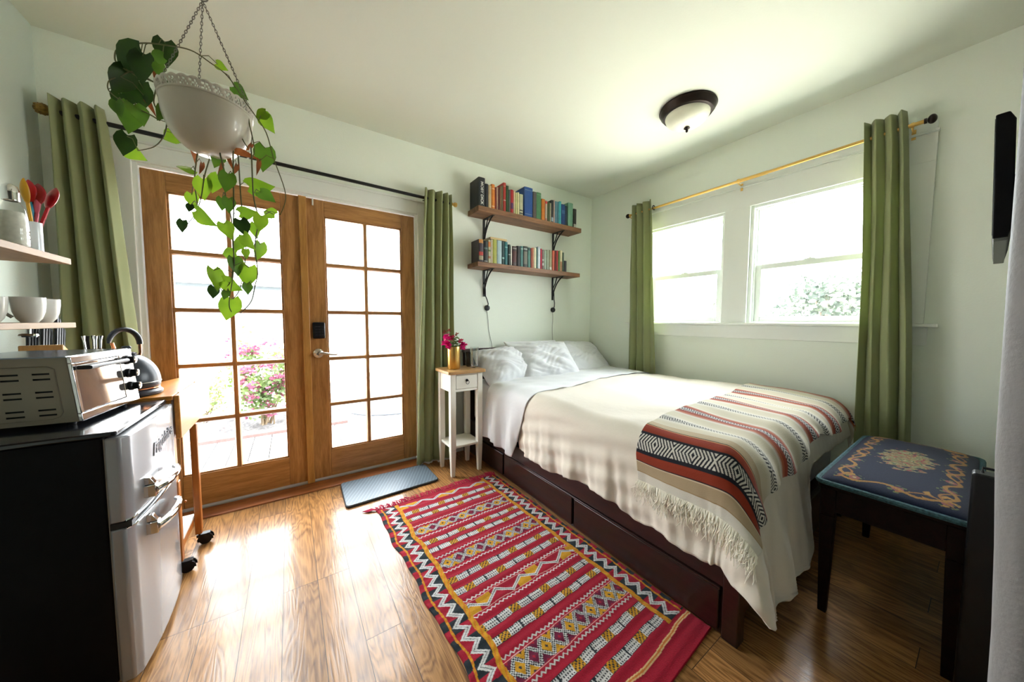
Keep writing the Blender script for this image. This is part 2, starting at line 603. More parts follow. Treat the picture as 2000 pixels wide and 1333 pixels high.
# wall with the two windows
m = MB()
WL, WR = (-1.457, -0.757), (-2.340, -1.637)
m.box(0, -4.35, 0, 0.15, 0.0, 1.19).box(0, -4.35, 2.108, 0.15, 0.0, H)
m.box(0, WL[1], 1.19, 0.15, 0.0, 2.108).box(0, WR[1], 1.19, 0.15, WL[0], 2.108).box(0, -4.35, 1.19, 0.15, WR[0], 2.108)
struct('wall_right', m, MT['wall'])
struct('wall_left', MB().box(-4.15, -4.35, 0, -4.0, 0, H), plain('shade_toned_side_wall', (0.50, 0.56, 0.50), 0.8, bump=0.25, bscale=120, spec=0.2))  # wall colour darkened to carry the shade on this side of the room
struct('wall_front', MB().box(-4.0, -4.35, 0, -2.29, -4.2, H), plain('fill_cutting_dark_wall', (0.10, 0.10, 0.09), 0.8))  # unseen wall, coloured dark to cut fill light from behind the camera
m = MB()
m.box(-2.20, -2.99, 0, 0.0, -2.865, H)
struct('wall_alcove', m, plain('bounce_cutting_dark_alcove', (0.22, 0.23, 0.20), 0.8))  # mostly unseen wall, darkened to cut bounce light at the right end
# rounded corner of the partition close to the camera
m = MB()
R_ = 0.03
poly = [(-2.29, -4.2), (-2.16, -4.2), (-2.16, -2.775), (-2.19, -2.745)]
for k in range(7):
    a = pi / 2 + (pi / 2) * k / 6
    poly.append((-2.26 + R_ * math.cos(a), -2.775 + R_ * math.sin(a)))
zs_ = [(0.0, -0.022), (0.78, -0.013), (0.90, -0.009), (1.03, -0.003), (1.25, 0.0), (1.60, 0.003), (H, 0.010)]
n_ = len(poly)
vs = [(x, y + (dy if y > -3 else 0), z) for z, dy in zs_ for x, y in poly]
fs = [tuple(range(n_ - 1, -1, -1)), tuple((len(zs_) - 1) * n_ + i for i in range(n_))]
for j in range(len(zs_) - 1):
    fs += [(j * n_ + i, j * n_ + (i + 1) % n_, (j + 1) * n_ + (i + 1) % n_, (j + 1) * n_ + i) for i in range(n_)]
m.add(vs, fs)
struct('wall_partition', m, plain('shade_greyed_partition', (0.17, 0.17, 0.178), 0.7, bump=0.4, bscale=140), angle=60)  # pale partition's colour darkened to carry the fall-off at the view's edge

# baseboards
struct('baseboard_right', MB().box(-0.014, -2.864, 0, -0.0005, -0.001, 0.10), MT['trim'], bevel=0.003)
struct('baseboard_back', MB().box(-1.99, -0.014, 0, -0.016, -0.0005, 0.10), MT['trim'], bevel=0.003)
struct('baseboard_left', MB().box(-3.9995, -4.19, 0, -3.986, -0.001, 0.10), MT['trim'], bevel=0.003)
struct('baseboard_alcove', MB().box(-2.155, -2.8645, 0, -0.016, -2.851, 0.10), MT['trim'], bevel=0.003)

# door casing and frame
m = MB()
m.box(-3.790, -0.018, 0, -3.690, -0.0005, 2.19).box(-2.090, -0.018, 0, -1.995, -0.0005, 2.19).box(-3.690, -0.018, 2.090, -2.090, -0.0005, 2.19)
m.box(-3.790, -0.026, 2.19, -1.995, -0.0005, 2.205)
struct('trim_1', m, MT['trim'], bevel=0.003)
m = MB()
m.box(-3.6945, -0.004, 0.0, -3.669, 0.15, 2.0945).box(-2.112, -0.004, 0.0, -2.0855, 0.15, 2.0945).box(-3.669, -0.004, 2.073, -2.112, 0.15, 2.0945)
struct('trim_2', m, MT['trim'], bevel=0.002)
m = MB()
m.prism([(-0.105, 0.001), (-0.100, 0.010), (-0.055, 0.016), (-0.002, 0.026), (-0.002, 0.001)], 'X', -3.685, -2.10)
struct('trim_3', m, MT['threshold'], bevel=0.002)
struct('trim_4', MB().box(-3.668, 0.0, 0.002, -2.113, 0.14, 0.026).box(-2.91, 0.009, 0.026, -2.874, 0.05, 0.041), plain('aluminium_sill', (0.45, 0.46, 0.45), 0.35, 0.8))

def french_door(n, x0, x1, gx0, gx1, lock):
    Y0, Y1 = 0.008, 0.052
    z0, z1 = 0.042, 2.068
    gz0, gz1 = 0.243, 1.956
    m = MB()
    m.box(x0, Y0, z0, gx0, Y1, z1).box(gx1, Y0, z0, x1, Y1, z1)
    d = struct('door_%d' % n, m, MT['door'], bevel=0.003)
    t = MB()
    t.box(gx0, Y0, gz1, gx1, Y1, z1).box(gx0, Y0, z0, gx1, Y1, gz0)
    put('door_rail', t, MT['door_h'], d, bevel=0.003)
    # moulding stepping down to the glass
    b = MB()
    for (a0, a1, c0, c1) in ((gx0, gx0 + 0.010, gz0, gz1), (gx1 - 0.010, gx1, gz0, gz1), (gx0, gx1, gz0, gz0 + 0.010), (gx0, gx1, gz1 - 0.010, gz1)):
        b.box(a0, Y0 + 0.006, c0, a1, Y1 - 0.006, c1)
    put('glazing_bead', b, MT['door_h'], d, bevel=0.002)
    g = MB()
    gm = (gx0 + gx1) / 2
    hw = 0.0165
    g.prism([(gm - hw, Y0 + 0.012), (gm - hw + 0.006, Y0 + 0.001), (gm + hw - 0.006, Y0 + 0.001), (gm + hw, Y0 + 0.012), (gm + hw, Y1 - 0.004), (gm - hw, Y1 - 0.004)], 'Z', gz0, gz1)
    put('muntin', g, MT['door'], d)
    for k in range(1, 5):
        zc = gz0 + (gz1 - gz0) * k / 5
        h = MB()
        h.prism([(Y0 + 0.012, zc - hw), (Y0 + 0.0015, zc - hw + 0.006), (Y0 + 0.0015, zc + hw - 0.006), (Y0 + 0.012, zc + hw), (Y1 - 0.004, zc + hw), (Y1 - 0.004, zc - hw)], 'X', gx0, gx1)
        put('muntin', h, MT['door_h'], d)
    put('door_glass', MB().box(gx0 - 0.003, 0.0285, gz0 - 0.003, gx1 + 0.003, 0.0315, gz1 + 0.003), MT['glass'], d, smooth=False)
    # weather strip under the leaf
    put('weather_strip', MB().box(x0 + 0.004, 0.010, 0.027, x1 - 0.004, 0.040, 0.042), plain('white_rubber_strip', (0.6, 0.6, 0.58), 0.5), d)
    return d
dl = french_door(1, -3.666, -2.898, -3.5645, -3.0213, False)
dr = french_door(2, -2.886, -2.1146, -2.7641, -2.2209, True)
put('astragal', MB().box(-2.918, -0.012, 0.027, -2.872, 0.0075, 2.070), MT['astragal'], dl, bevel=0.004)
put('top_bolt', MB().box(-2.838, -0.010, 2.020, -2.828, 0.007, 2.068), MT['trim'], dr, bevel=0.002)
# keypad dead bolt
m = MB()
m.box(-2.857, -0.020, 1.080, -2.780, 0.0075, 1.197)
lk = put('keypad_lock', m, MT['black_plastic'], dr, bevel=0.008)
lk['label'] = 'black keypad dead bolt'
m = MB()
for r_ in range(4):
    for c_ in range(3):
        m.box(-2.846 + c_ * 0.020, -0.0222, 1.098 + r_ * 0.020, -2.832 + c_ * 0.020, -0.0195, 1.110 + r_ * 0.020)
put('key_pad', m, plain('dark_keys', (0.03, 0.03, 0.035), 0.25), lk, bevel=0.001)
# lever handle
m = MB()
m.lathe([(0.0, 0.0), (0.033, 0.0), (0.033, 0.006), (0.026, 0.012), (0.014, 0.016), (0.012, 0.050), (0.0, 0.050)], (-2.826, 0.0075, 0.972), 28, 'Y')
pts = [(-2.826, -0.044, 0.972), (-2.80, -0.047, 0.975), (-2.77, -0.047, 0.970), (-2.745, -0.046, 0.962), (-2.72, -0.044, 0.960), (-2.705, -0.042, 0.963)]
m.tube(pts, [0.009, 0.010, 0.009, 0.008, 0.007, 0.005], 10)
hd = put('lever_handle', m, MT['nickel'], dr)
hd['label'] = 'satin nickel lever handle'

# ---- windows
def window(n, y0, y1):
    z0, z1 = 1.190, 2.108
    m = MB()
    fr = 0.022
    m.box(0.0, y0, z0, 0.15, y0 + fr, z1).box(0.0, y1 - fr, z0, 0.15, y1, z1)
    m.box(0.0, y0 + fr, z1 - fr, 0.15, y1 - fr, z1).box(0.0, y0 + fr, z0, 0.15, y1 - fr, z0 + fr)
    m.box(0.030, y0 + fr, z0 + fr, 0.040, y0 + fr + 0.010, z1 - fr).box(0.030, y1 - fr - 0.010, z0 + fr, 0.040, y1 - fr, z1 - fr)
    m.box(0.030, y0 + fr, z1 - fr - 0.010, 0.040, y1 - fr, z1 - fr)
    wd = struct('window_%d' % n, m, MT['white_vinyl'], bevel=0.002)
    zm = 1.630
    def sash(nm, x0, x1, a, b, rail):
        s = MB()
        ya, yb = y0 + fr + 0.001, y1 - fr - 0.001
        st = rail
        s.box(x0, ya, a, x1, ya + st, b).box(x0, yb - st, a, x1, yb, b)
        s.box(x0, ya + st, a, x1, yb - st, a + 0.040).box(x0, ya + st, b - 0.038, x1, yb - st, b)
        o = put(nm, s, MT['white_vinyl'], wd, bevel=0.003)
        xm = (x0 + x1) / 2
        put('pane', MB().box(xm - 0.0015, ya + st - 0.003, a + 0.037, xm + 0.0015, yb - st + 0.003, b - 0.035), MT['glass'], o, smooth=False)
    sash('upper_sash', 0.082, 0.112, zm - 0.005, z1 - fr - 0.001, 0.034)
    sash('lower_sash', 0.044, 0.076, z0 + fr + 0.001, zm + 0.025, 0.046)
    return wd
w1 = window(1, *WL)
w2 = window(2, *WR)
for (y, wd) in ((-1.107, w1), (-1.988, w2)):
    m = MB()
    m.box(0.046, y - 0.03, 1.6555, 0.072, y + 0.03, 1.663).lathe([(0.012, 0), (0.012, 0.008), (0.006, 0.012)], (0.059, y, 1.663), 16)
    put('sash_lock', m, MT['white_vinyl'], wd)
# flat casing boards around and between the windows
m = MB()
X0, X1 = -0.019, -0.0005
m.box(X0, -0.757, 1.204, X1, -0.585, 2.108).box(X0, WR[1], 1.204, X1, WL[0], 2.108).box(X0, -2.515, 1.204, X1, WR[0], 2.108)
m.box(X0 + 0.001, -2.515, 2.108, X1, -0.585, 2.262)
m.box(X0 - 0.012, -2.520, 2.262, X1, -0.580, 2.276)
m.box(X0 + 0.006, -2.512, 2.276, X1, -0.588, 2.322)
struct('trim_5', m, MT['trim'], bevel=0.002)
m = MB()
m.box(-0.052, -2.565, 1.184, 0.012, -0.540, 1.204)
struct('trim_6', m, MT['trim'], bevel=0.005)
m = MB()
m.box(-0.020, -2.530, 1.080, -0.0005, -0.560, 1.1835)
struct('trim_7', m, MT['trim'], bevel=0.003)
# outside face of the eaves is left plain; roof overhang shades the wall
struct('trim_8', MB().box(-4.5, 0.15, H - 0.02, 0.15, 0.55, H + 0.10).box(0.15, -4.5, H - 0.02, 0.22, 0.55, H + 0.10), MT['trim'])

# ================================================================== BED
bed = empty('bed_frame', (-0.86, -1.15, 0), 'dark espresso wooden platform bed frame with drawers and a low headboard', 'bed')
XL, XR, YF = -1.660, -0.140, -2.262
m = MB()
m.box(XL, YF, 0.200, XL + 0.022, -0.08, 0.305)                 # long rail, window side of the rug
put('side_rail', m, MT['espresso'], bed, bevel=0.003)
put('side_rail', MB().box(XR - 0.022, YF, 0.02, XR, -0.08, 0.305), MT['espresso'], bed, bevel=0.003)
put('foot_rail', MB().box(XL + 0.023, YF, 0.10, XR - 0.023, YF + 0.024, 0.305), MT['espresso_x'], bed, bevel=0.003)
put('platform', MB().box(XL + 0.023, YF + 0.025, 0.27, XR - 0.023, -0.081, 0.29), MT['espresso'], bed)
put('plinth', MB().box(XL + 0.012, YF + 0.05, 0.004, XL + 0.030, -0.08, 0.199), MT['espresso'], bed)
m = MB().box(XL - 0.004, YF - 0.006, 0.0, XL + 0.055, YF + 0.050, 0.305)
put('foot_post', m, MT['espresso'], bed, bevel=0.004)
put('foot_post', MB().box(XR - 0.055, YF - 0.006, 0.0, XR, YF + 0.050, 0.305), MT['espresso'], bed, bevel=0.004)
for (a, b) in ((-0.665, -0.092), (-1.410, -0.685), (-2.200, -1.430)):
    put('drawer', MB().box(XL - 0.006, a, 0.022, XL + 0.014, b, 0.186) if a > b else MB().box(XL - 0.006, a, 0.022, XL + 0.011, b, 0.186), MT['espresso'], bed, bevel=0.003)
put('drawer_ledge', MB().box(XL - 0.010, -2.205, 0.1885, XL + 0.010, -0.69, 0.1985), MT['espresso'], bed, bevel=0.0015)
hb = put('headboard', MB().box(-1.690, -0.062, 0.12, -0.030, -0.032, 0.925), MT['espresso_x'], bed, bevel=0.003)
put('headboard_cap', MB().box(-1.702, -0.074, 0.925, -0.018, -0.020, 0.957), MT['espresso_x'], bed, bevel=0.005)
put('headboard_post', MB().box(-1.690, -0.068, 0.0, -1.625, -0.026, 0.924), MT['espresso'], bed, bevel=0.003)
put('headboard_post', MB().box(-0.095, -0.068, 0.0, -0.030, -0.026, 0.924), MT['espresso'], bed, bevel=0.003)

# mattress under a fitted sheet
def rbox(x0, y0, z0, x1, y1, z1, r, nu=30, nv=30, nz=8, puff=0.0, amp=0.0, seed=0):
    """soft rectangular block: superellipsoid-like, closed"""
    cx, cy, cz = (x0 + x1) / 2, (y0 + y1) / 2, (z0 + z1) / 2
    hx, hy, hz = (x1 - x0) / 2, (y1 - y0) / 2, (z1 - z0) / 2
    bm = bmesh.new()
    bmesh.ops.create_cube(bm, size=2.0)
    bmesh.ops.subdivide_edges(bm, edges=bm.edges, cuts=14, use_grid_fill=True)
    vs = []
    for v in bm.verts:
        p = v.co.copy()
        q = Vector((p.x * hx, p.y * hy, p.z * hz))
        inn = Vector((max(-hx + r, min(hx - r, q.x)), max(-hy + r, min(hy - r, q.y)), max(-hz + r, min(hz - r, q.z))))
        d = q - inn
        if d.length > 1e-6:
            q = inn + d.normalized() * r
        q.z += puff * (1 - p.x ** 2) * (1 - p.y ** 2) * (1 if p.z > 0 else 0)
        q += Vector((wave_noise(q.y * 3, q.z * 6, seed), wave_noise(q.x * 3, q.z * 5, seed + 1), wave_noise(q.x * 3, q.y * 3, seed + 2))) * amp
        vs.append((q.x + cx, q.y + cy, q.z + cz))
    bm.verts.index_update()
    fs = [tuple(v.index for v in f.verts) for f in bm.faces]
    bm.free()
    return vs, fs
mm = MB().add(*rbox(-1.625, -2.215, 0.292, -0.152, -0.080, 0.690, 0.055, puff=0.006))
mt = put('mattress', mm, MT['linen'], angle=80)
props(mt, 'mattress in a smooth white fitted sheet on the dark bed frame, showing beside the nightstand', 'mattress')

# --- how cloth lies over this bed: flat coordinates -> place in the room
EX, EY, ET = -1.640, -2.225, 0.712      # edges of the mattress and top height with the duvet's loft
def lay(u, v, off=0.0, flare=1.0, folds=1.0, far=-0.165):
    """u: along x on the bed (less than EX hangs over the side); v: along y (less than EY hangs over the foot)"""
    EXB, EYB = EX + 0.055, EY + 0.055
    a = max(0.0, EXB - u)
    b = max(0.0, EYB - v)
    top = ET + off + 0.012 * wave_noise(u * 2.2, v * 2.0, 3) * folds
    # loft of the duvet
    top += 0.022 * max(0, min(1, (u - EX) / 0.5)) * max(0, min(1, (v - EY) / 0.5))
    R = 0.095
    x = max(u, EXB)
    y = max(v, EYB)
    if u > far - 0.05:
        e = u - (far - 0.05)
        th = min(e / 0.06, pi / 2)
        x = far - 0.05 + 0.06 * math.sin(th) + off
        top -= 0.06 * (1 - math.cos(th)) + max(0, e - 0.06 * pi / 2)
    r = (a ** 3.4 + b ** 3.4) ** (1 / 3.4)
    if r < 1e-6:
        return (x, y, top)
    q_ = math.hypot(a, b)
    ca, sb = a / q_, b / q_
    # quarter-round bend then a hang
    if r < R * pi / 2:
        th = r / R
        out = R * math.sin(th)
        dn = R * (1 - math.cos(th))
        hang = 0
    else:
        out = R
        hang = r - R * pi / 2
        dn = R + hang
    corner = 4 * (ca * sb) ** 2 if (a > 0 and b > 0) else 0
    out += flare * hang * (0.03 + 0.16 * corner)
    # vertical folds in the hanging part
    s = v * 1.0 if a >= b else u * 1.0
    ang = math.atan2(sb, ca)
    ph = (u if b > a else v) * 1.0
    f1 = math.sin(ph * 17 + 2.0 * math.sin(ph * 4.3)) * 0.55 + math.sin(ph * 31 + 1.3) * 0.25 + math.sin(ang * 9) * corner * 0.8
    out += folds * (0.028 - 0.020 * corner) * min(1, hang / 0.28) * f1 * (0.35 + 0.65 * min(1, hang / 0.3))
    out += off * min(1, dn / R)
    dx, dy = ca, sb
    R0 = 0.0
    k_ = min(1, hang / 0.3)
    oy = out + 0.14 * hang + 0.05 * corner * k_
    ox = out - R0 + 0.06 * corner * k_
    # gathers along the hem
    k_ *= (1 - 0.8 * corner)
    gat = folds * 0.006 * k_ * math.sin(ph * 43 + 4 * math.sin(ph * 7) + 6 * hang) * (0.6 + 0.6 * math.sin(ph * 11 + 1)) + folds * 0.003 * k_ * math.sin(ph * 97 + 9 * hang)
    return (x - dx * (ox + gat), y - dy * (oy + gat), top - dn + (-off * min(1, dn / R)))

# duvet
def duvet_hem(v):
    return 0.408 + 0.018 * math.sin(v * 9) + 0.010 * math.sin(v * 23)
def duvet_pt(s, t):
    # t runs head to foot, s from the window side to the room side
    v_head = -0.930 - 0.01 * math.sin(s * 9)
    v = v_head + (EY - 0.560 - v_head) * t
    bb = max(0.0, EY - v) / 0.56
    hem_ = duvet_hem(v) * max(0.0, 1 - bb ** 5.0) ** 0.5 * (1 - 0.12 * bb) + 0.004 + 0.03 * max(0, 1 - abs(v - EY) / 0.4) ** 2
    u = -0.080 + (EX - hem_ + 0.080) * s
    # the foot end hangs long near the room side and short behind the bench
    sh_ = 0.5 - 0.5 * math.tanh((u + 1.06) / 0.08)
    if t > 0.5:
        v += (1 - sh_) * 0.37 * (t - 0.5) / 0.5
    if s > 0.75: 
        v += 0.055 * (s - 0.75) / 0.25 * (1 - t) ** 2
    v2 = v
    # far side of the duvet edge on top lies a little nearer the pillows
    v2 += 0.10 * (1 - t) ** 3 * (1 - s)
    x, y, z = lay(u, v2)
    # rolled edge at the head
    if t < 0.03: z -= 0.014 * (1 - t / 0.03)
    # soft wrinkles
    z += 0.0035 * math.sin(22 * u + 9 * math.sin(3 * v2)) * math.sin(13 * v2 + 2)
    x += 0.004 * math.sin(60 * z + 12 * v2) * max(0, min(1, (EX - u) / 0.15))
    return (x, y, max(z, 0.03))
m = MB().grid(duvet_pt, 230, 190)
dv = put('duvet', m, MT['cream'], recalc=False)
s_ = dv.modifiers.new('solid', 'SOLIDIFY'); s_.thickness = 0.016; s_.offset = -1
props(dv, 'cream duvet spread over the bed, its hem hanging in folds over side and foot', 'duvet')

# top sheet folded back over the duvet's head end
def sheet_pt(s, t):
    v0 = -0.455 + 0.02 * math.sin(s * 5)
    v1 = -1.000 + 0.03 * math.sin(s * 7) - 0.0 * s
    v1 += 0.07 * (1 - s)
    hem = 0.430 + (0.03 * t if t > 0.5 else 0.0)
    u = -0.100 + (EX - hem + 0.100) * s
    hangf = max(0.0, (EX - u)) / 0.45
    va = v0 + (v1 - v0) * t
    va += hangf * (0.050 + 0.075 * t)
    x, y, z = lay(u, va, off=0.000 + 0.0045 * min(1, max(0, (t - 0.25) * 3)), flare=1.3, folds=0.9)
    x -= (0.012 + 0.016 * math.sin(t * 14 + z * 5)) * min(1, hangf * 1.5)
    z += 0.004 * math.sin(30 * u + 20 * va) * math.sin(17 * va - 9 * u)
    return (x, y, z)
m = MB().grid(sheet_pt, 150, 60)
sh = put('top_sheet', m, MT['linen'], recalc=False)
s_ = sh.modifiers.new('solid', 'SOLIDIFY'); s_.thickness = 0.004; s_.offset = 1
props(sh, 'white top sheet turned back over the duvet, its corner hanging beside the nightstand', 'sheet')

# pillows
def pillow(name, c, w_, h_, th, rot, label, seed, slump=0.0):
    o = empty(name, c, label, 'pillow', 'white pillows at the head of the bed')
    o.rotation_euler = rot
    nu = 64
    def side(sg):
        def fn(a, b):
            x = 2 * a - 1; y = 2 * b - 1
            # outline with slightly drawn-in sides and pointed corners
            px = x * (1 - 0.045 * (1 - y * y)) * w_ / 2
            py = y * (1 - 0.06 * (1 - x * x)) * h_ / 2
            e = max(0.0, (1 - abs(x) ** 2.6)) ** 0.55 * max(0.0, (1 - abs(y) ** 2.6)) ** 0.55
            ed = max(abs(x), abs(y))
            wr = (math.sin(x * 7 + seed * 2 + 3 * y) * math.sin(y * 5 + seed + 2 * x) * 0.016 + 0.007 * math.sin(26 * x + seed) * (abs(y) ** 4) + 0.008 * math.sin(22 * y + seed * 3) * abs(x) ** 4) * (1 - ed ** 6)
            wr += (0.006 * abs(math.sin(9 * x + 5 * math.sin(4 * y + seed) + seed)) + 0.005 * abs(math.sin(11 * y - 6 * x + 3 * math.sin(5 * x + seed)))) * (1 - ed ** 5)
            cr = 0.014 * math.exp(-((x * 0.6 + y * 0.8 - 0.2 + 0.3 * math.sin(seed)) / 0.10) ** 2) * (1 - ed ** 4)
            z = sg * (th / 2 * e + (wr * 1.25 - cr) * (0.9 if sg > 0 else 0.4) * (0.4 + e * 0.6))
            z += slump * (y * y - 0.3) * 0.5
            return (px, py, z)
        return fn
    mb = MB().grid(side(1), nu, nu).grid(side(-1), nu, nu)
    me = bpy.data.meshes.new('pillowcase')
    me.from_pydata(mb.v, [], mb.f)
    bm = bmesh.new(); bm.from_mesh(me)
    bmesh.ops.remove_doubles(bm, verts=bm.verts, dist=0.0008)
    bmesh.ops.recalc_face_normals(bm, faces=bm.faces)
    bm.to_mesh(me); bm.free()
    me.shade_smooth()
    me.materials.append(MT['linen'])
    p = bpy.data.objects.new('pillowcase', me)
    COL.objects.link(p); p.parent = o
    return o
RX = math.radians
pillow('pillow', (-1.400, -0.300, 0.800), 0.54, 0.42, 0.27, (RX(42), 0, RX(6)), 'white pillow nearest the nightstand, slumped against the headboard', 1)
pillow('pillow', (-0.965, -0.225, 0.842), 0.64, 0.44, 0.16, (RX(50), 0, RX(-3)), 'white pillow mostly hidden behind the middle one, its corner showing above it', 2)
pillow('pillow', (-1.020, -0.400, 0.835), 0.60, 0.44, 0.19, (RX(44), RX(-3), RX(-12)), 'white pillow in the middle, leaning forward over the others', 3)
pillow('pillow', (-0.410, -0.270, 0.825), 0.66, 0.48, 0.20, (RX(40), RX(3), RX(2)), 'white pillow nearest the window wall, leaning on the headboard', 4)

# ================================================================== STRIPED BLANKET
BW, BK = (0.58, 0.56, 0.51), (0.014, 0.015, 0.022)
RED, RUST = (0.240, 0.032, 0.014), (0.36, 0.095, 0.04)
BEI, CRM = (0.38, 0.295, 0.19), (0.50, 0.455, 0.35)
def chev(s, v, hw, rep):
    """concentric diamonds joined by chevrons, black on white; s in -1..1 across the band, v along it"""
    k = (v / rep) % 1.0
    d = abs(k - 0.5) * 2                      # 0 in the middle of a diamond
    q = d * rep / (2 * hw) * 1.0 + abs(s) * 0.5
    return (q * (2.6 if hw > 0.03 else 2.0)) % 1.0 < 0.5
def blanket_col(sx, v):
    """sx metres from the hem on the near side; v metres along the stripes"""
    if sx < 0.045: return BW
    if sx < 0.050: return (0.30, 0.20, 0.10)
    if sx < 0.095: return BEI
    if sx < 0.099: return (0.60, 0.50, 0.36)
    if sx < 0.103: return BK
    if sx < 0.138: return RED
    if sx < 0.150: return BK
    if sx < 0.205:
        return BK if chev((sx - 0.1775) / 0.0275, v, 0.034, 0.150) else BW
    if sx < 0.215: return BK
    if sx < 0.252: return RED
    if sx < 0.256: return (0.55, 0.25, 0.10)
    if sx < 0.259: return BK
    if sx < 0.300: return BEI
    # repeats
    k = (sx - 0.385) / 0.188
    i = round(k)
    d = (k - i) * 0.188
    if i % 2 == 0:
        if abs(d) < 0.021:
            return BK if chev(d / 0.021, v + 0.04 * i, 0.024, 0.120) else BW
        t = min(1, (abs(d) - 0.021) / 0.03)
        return tuple(BW[j] * (1 - t) + CRM[j] * t for j in range(3))
    if abs(d) < 0.020:
        return BK if chev(d / 0.020, v + 0.05 * i, 0.024, 0.120) else (0.50, 0.45, 0.44)
    if abs(d) < 0.040: return RED
    if abs(d) < 0.050: return RUST
    if abs(d) < 0.066:
        t = (abs(d) - 0.050) / 0.016
        return tuple(RUST[j] * (1 - t) + BW[j] * t for j in range(3))
    t = min(1, (abs(d) - 0.066) / 0.012)
    return tuple(BW[j] * (1 - t) + CRM[j] * t for j in range(3))

SB0 = EX - 0.222                       # hem position on the near side (flat coordinate)
LB = 1.86                              # visible length across the bed
def blanket_flat(s, t):
    """s metres from hem across the bed, t metres from the head-side edge towards the foot"""
    u = SB0 + s
    head = -1.868 + 0.118 * min(1, s / 1.8) + 0.012 * math.sin(s * 5)
    wdt = 0.535 + 0.035 * math.sin(s * 4.0 + 1) + 0.02 * math.sin(s * 11)
    if s < 0.3: wdt += 0.03 * (1 - s / 0.3)
    v = head - wdt * t
    return u, v
def blanket_pos(s, t, off=0.021):
    u, v = blanket_flat(s, t)
    x, y, z = lay(u, v, off=off)
    rp = 0.006 * math.sin(s * 33 + 3 * math.sin(t * 3)) * (0.4 + t * 0.6)
    k = max(0, min(1, (EY + 0.02 - v) / 0.06))
    z += rp * (1 - k)
    y -= rp * 1.4 * k
    return x, y, z
NS, NT = 930, 250
verts = np.empty(((NS + 1) * (NT + 1), 3)); cols = np.empty(((NS + 1) * (NT + 1), 4))
q = 0
for j in range(NT + 1):
    for i in range(NS + 1):
        s = LB * i / NS; t = j / NT
        verts[q] = blanket_pos(s, t)
        c = blanket_col(s, t * 0.55)
        cols[q, :3] = c; cols[q, 3] = 1
        q += 1
def color_mesh(name, verts, nu, nv, cols, mat, origin):
    verts = verts - np.array(origin)
    me = bpy.data.meshes.new(name)
    me.vertices.add(len(verts)); me.vertices.foreach_set('co', verts.astype(np.float32).ravel())
    nf = nu * nv
    i, j = np.meshgrid(np.arange(nu), np.arange(nv))
    a = (j * (nu + 1) + i).ravel()
    idx = np.stack([a, a + 1, a + nu + 2, a + nu + 1], 1).ravel().astype(np.int32)
    me.loops.add(nf * 4); me.loops.foreach_set('vertex_index', idx)
    me.polygons.add(nf)
    me.polygons.foreach_set('loop_start', np.arange(0, nf * 4, 4, dtype=np.int32))
    me.update(calc_edges=True)
    ca = me.color_attributes.new('weave', 'FLOAT_COLOR', 'POINT')
    ca.data.foreach_set('color', cols.astype(np.float32).ravel())
    me.shade_smooth()
    me.materials.append(mat)
    return me
BO = (-0.95, -2.05, 0.45)
bl = empty('blanket', BO, 'striped woven blanket in red, black, beige and white laid across the foot of the bed', 'blanket')
MT['blanket'] = woven('blanket_wool', 0.95, 0.5, 260)
me = color_mesh('woven_cloth', verts, NS, NT, cols, MT['blanket'], BO)
o = bpy.data.objects.new('woven_cloth', me); COL.objects.link(o); o.parent = bl
s_ = o.modifiers.new('solid', 'SOLIDIFY'); s_.thickness = 0.006; s_.offset = 0
# knotted fringe along the near hem
fm = MB()
rnd = random.Random(3)
for k in range(330):
    t = (k + rnd.random()) / 330
    p0 = Vector(blanket_pos(0.004, t, 0.023))
    cl = math.sin(k * 0.22 + math.sin(k * 0.05) * 3)
    L = rnd.uniform(0.045, 0.085) + 0.030 * max(0, cl)
    drift = rnd.uniform(-0.035, 0.035)
    pts = []
    for n_ in range(5):
        f = n_ / 4
        u, v = blanket_flat(0.0, t)
        p = Vector(lay(u - L * f, v + drift * f + 0.006 * math.sin(f * 9 + k), off=0.027 + 0.014 * rnd.random()))
        pts.append(p)
    pts[0] = p0
    fm.tube(pts, [0.0021, 0.0020, 0.0018, 0.0016, 0.0010], 5)
put('fringe', fm, plain('cream_wool_fringe', (0.84, 0.81, 0.72), 0.9), bl)

# ================================================================== RED WOVEN RUG
RC = [(-2.575, -0.600), (-1.692, -0.585), (-1.651, -2.175), (-2.512, -2.232)]
RW, RLn = 0.86, 1.60
R_RED, R_MAR = (0.30, 0.0055, 0.022), (0.13, 0.008, 0.035)
R_WH, R_BK, R_YE, R_OR, R_GR = (0.56, 0.56, 0.56), (0.015, 0.022, 0.028), (0.50, 0.25, 0.012), (0.52, 0.16, 0.010), (0.02, 0.05, 0.04)
def tri(x): 
    x = x % 1.0
    return 1 - abs(2 * x - 1)
def border(a, v):
    """a: metres in from the rug's outer long edge"""
    if a < 0.030:
        k = int(v / 0.045) % 2
        if a > 0.021: return R_OR if int(v / 0.009) % 2 else R_YE
        return R_RED if k == 0 else R_BK
    if a < 0.104:
        zc = 0.047 + 0.040 * tri(v / 0.062)
        d = a - zc
        if abs(d) < 0.0135:
            return R_BK if abs(d) < 0.0016 else R_WH
        if d < 0: return R_RED if int(v / 0.062 + 0.5) % 3 != 1 else R_BK
        return R_BK if int(v / 0.062) % 3 != 1 else R_RED
    if a < 0.126:
        return R_YE if int((a + v * 0.4) / 0.006) % 3 else R_OR
    return None
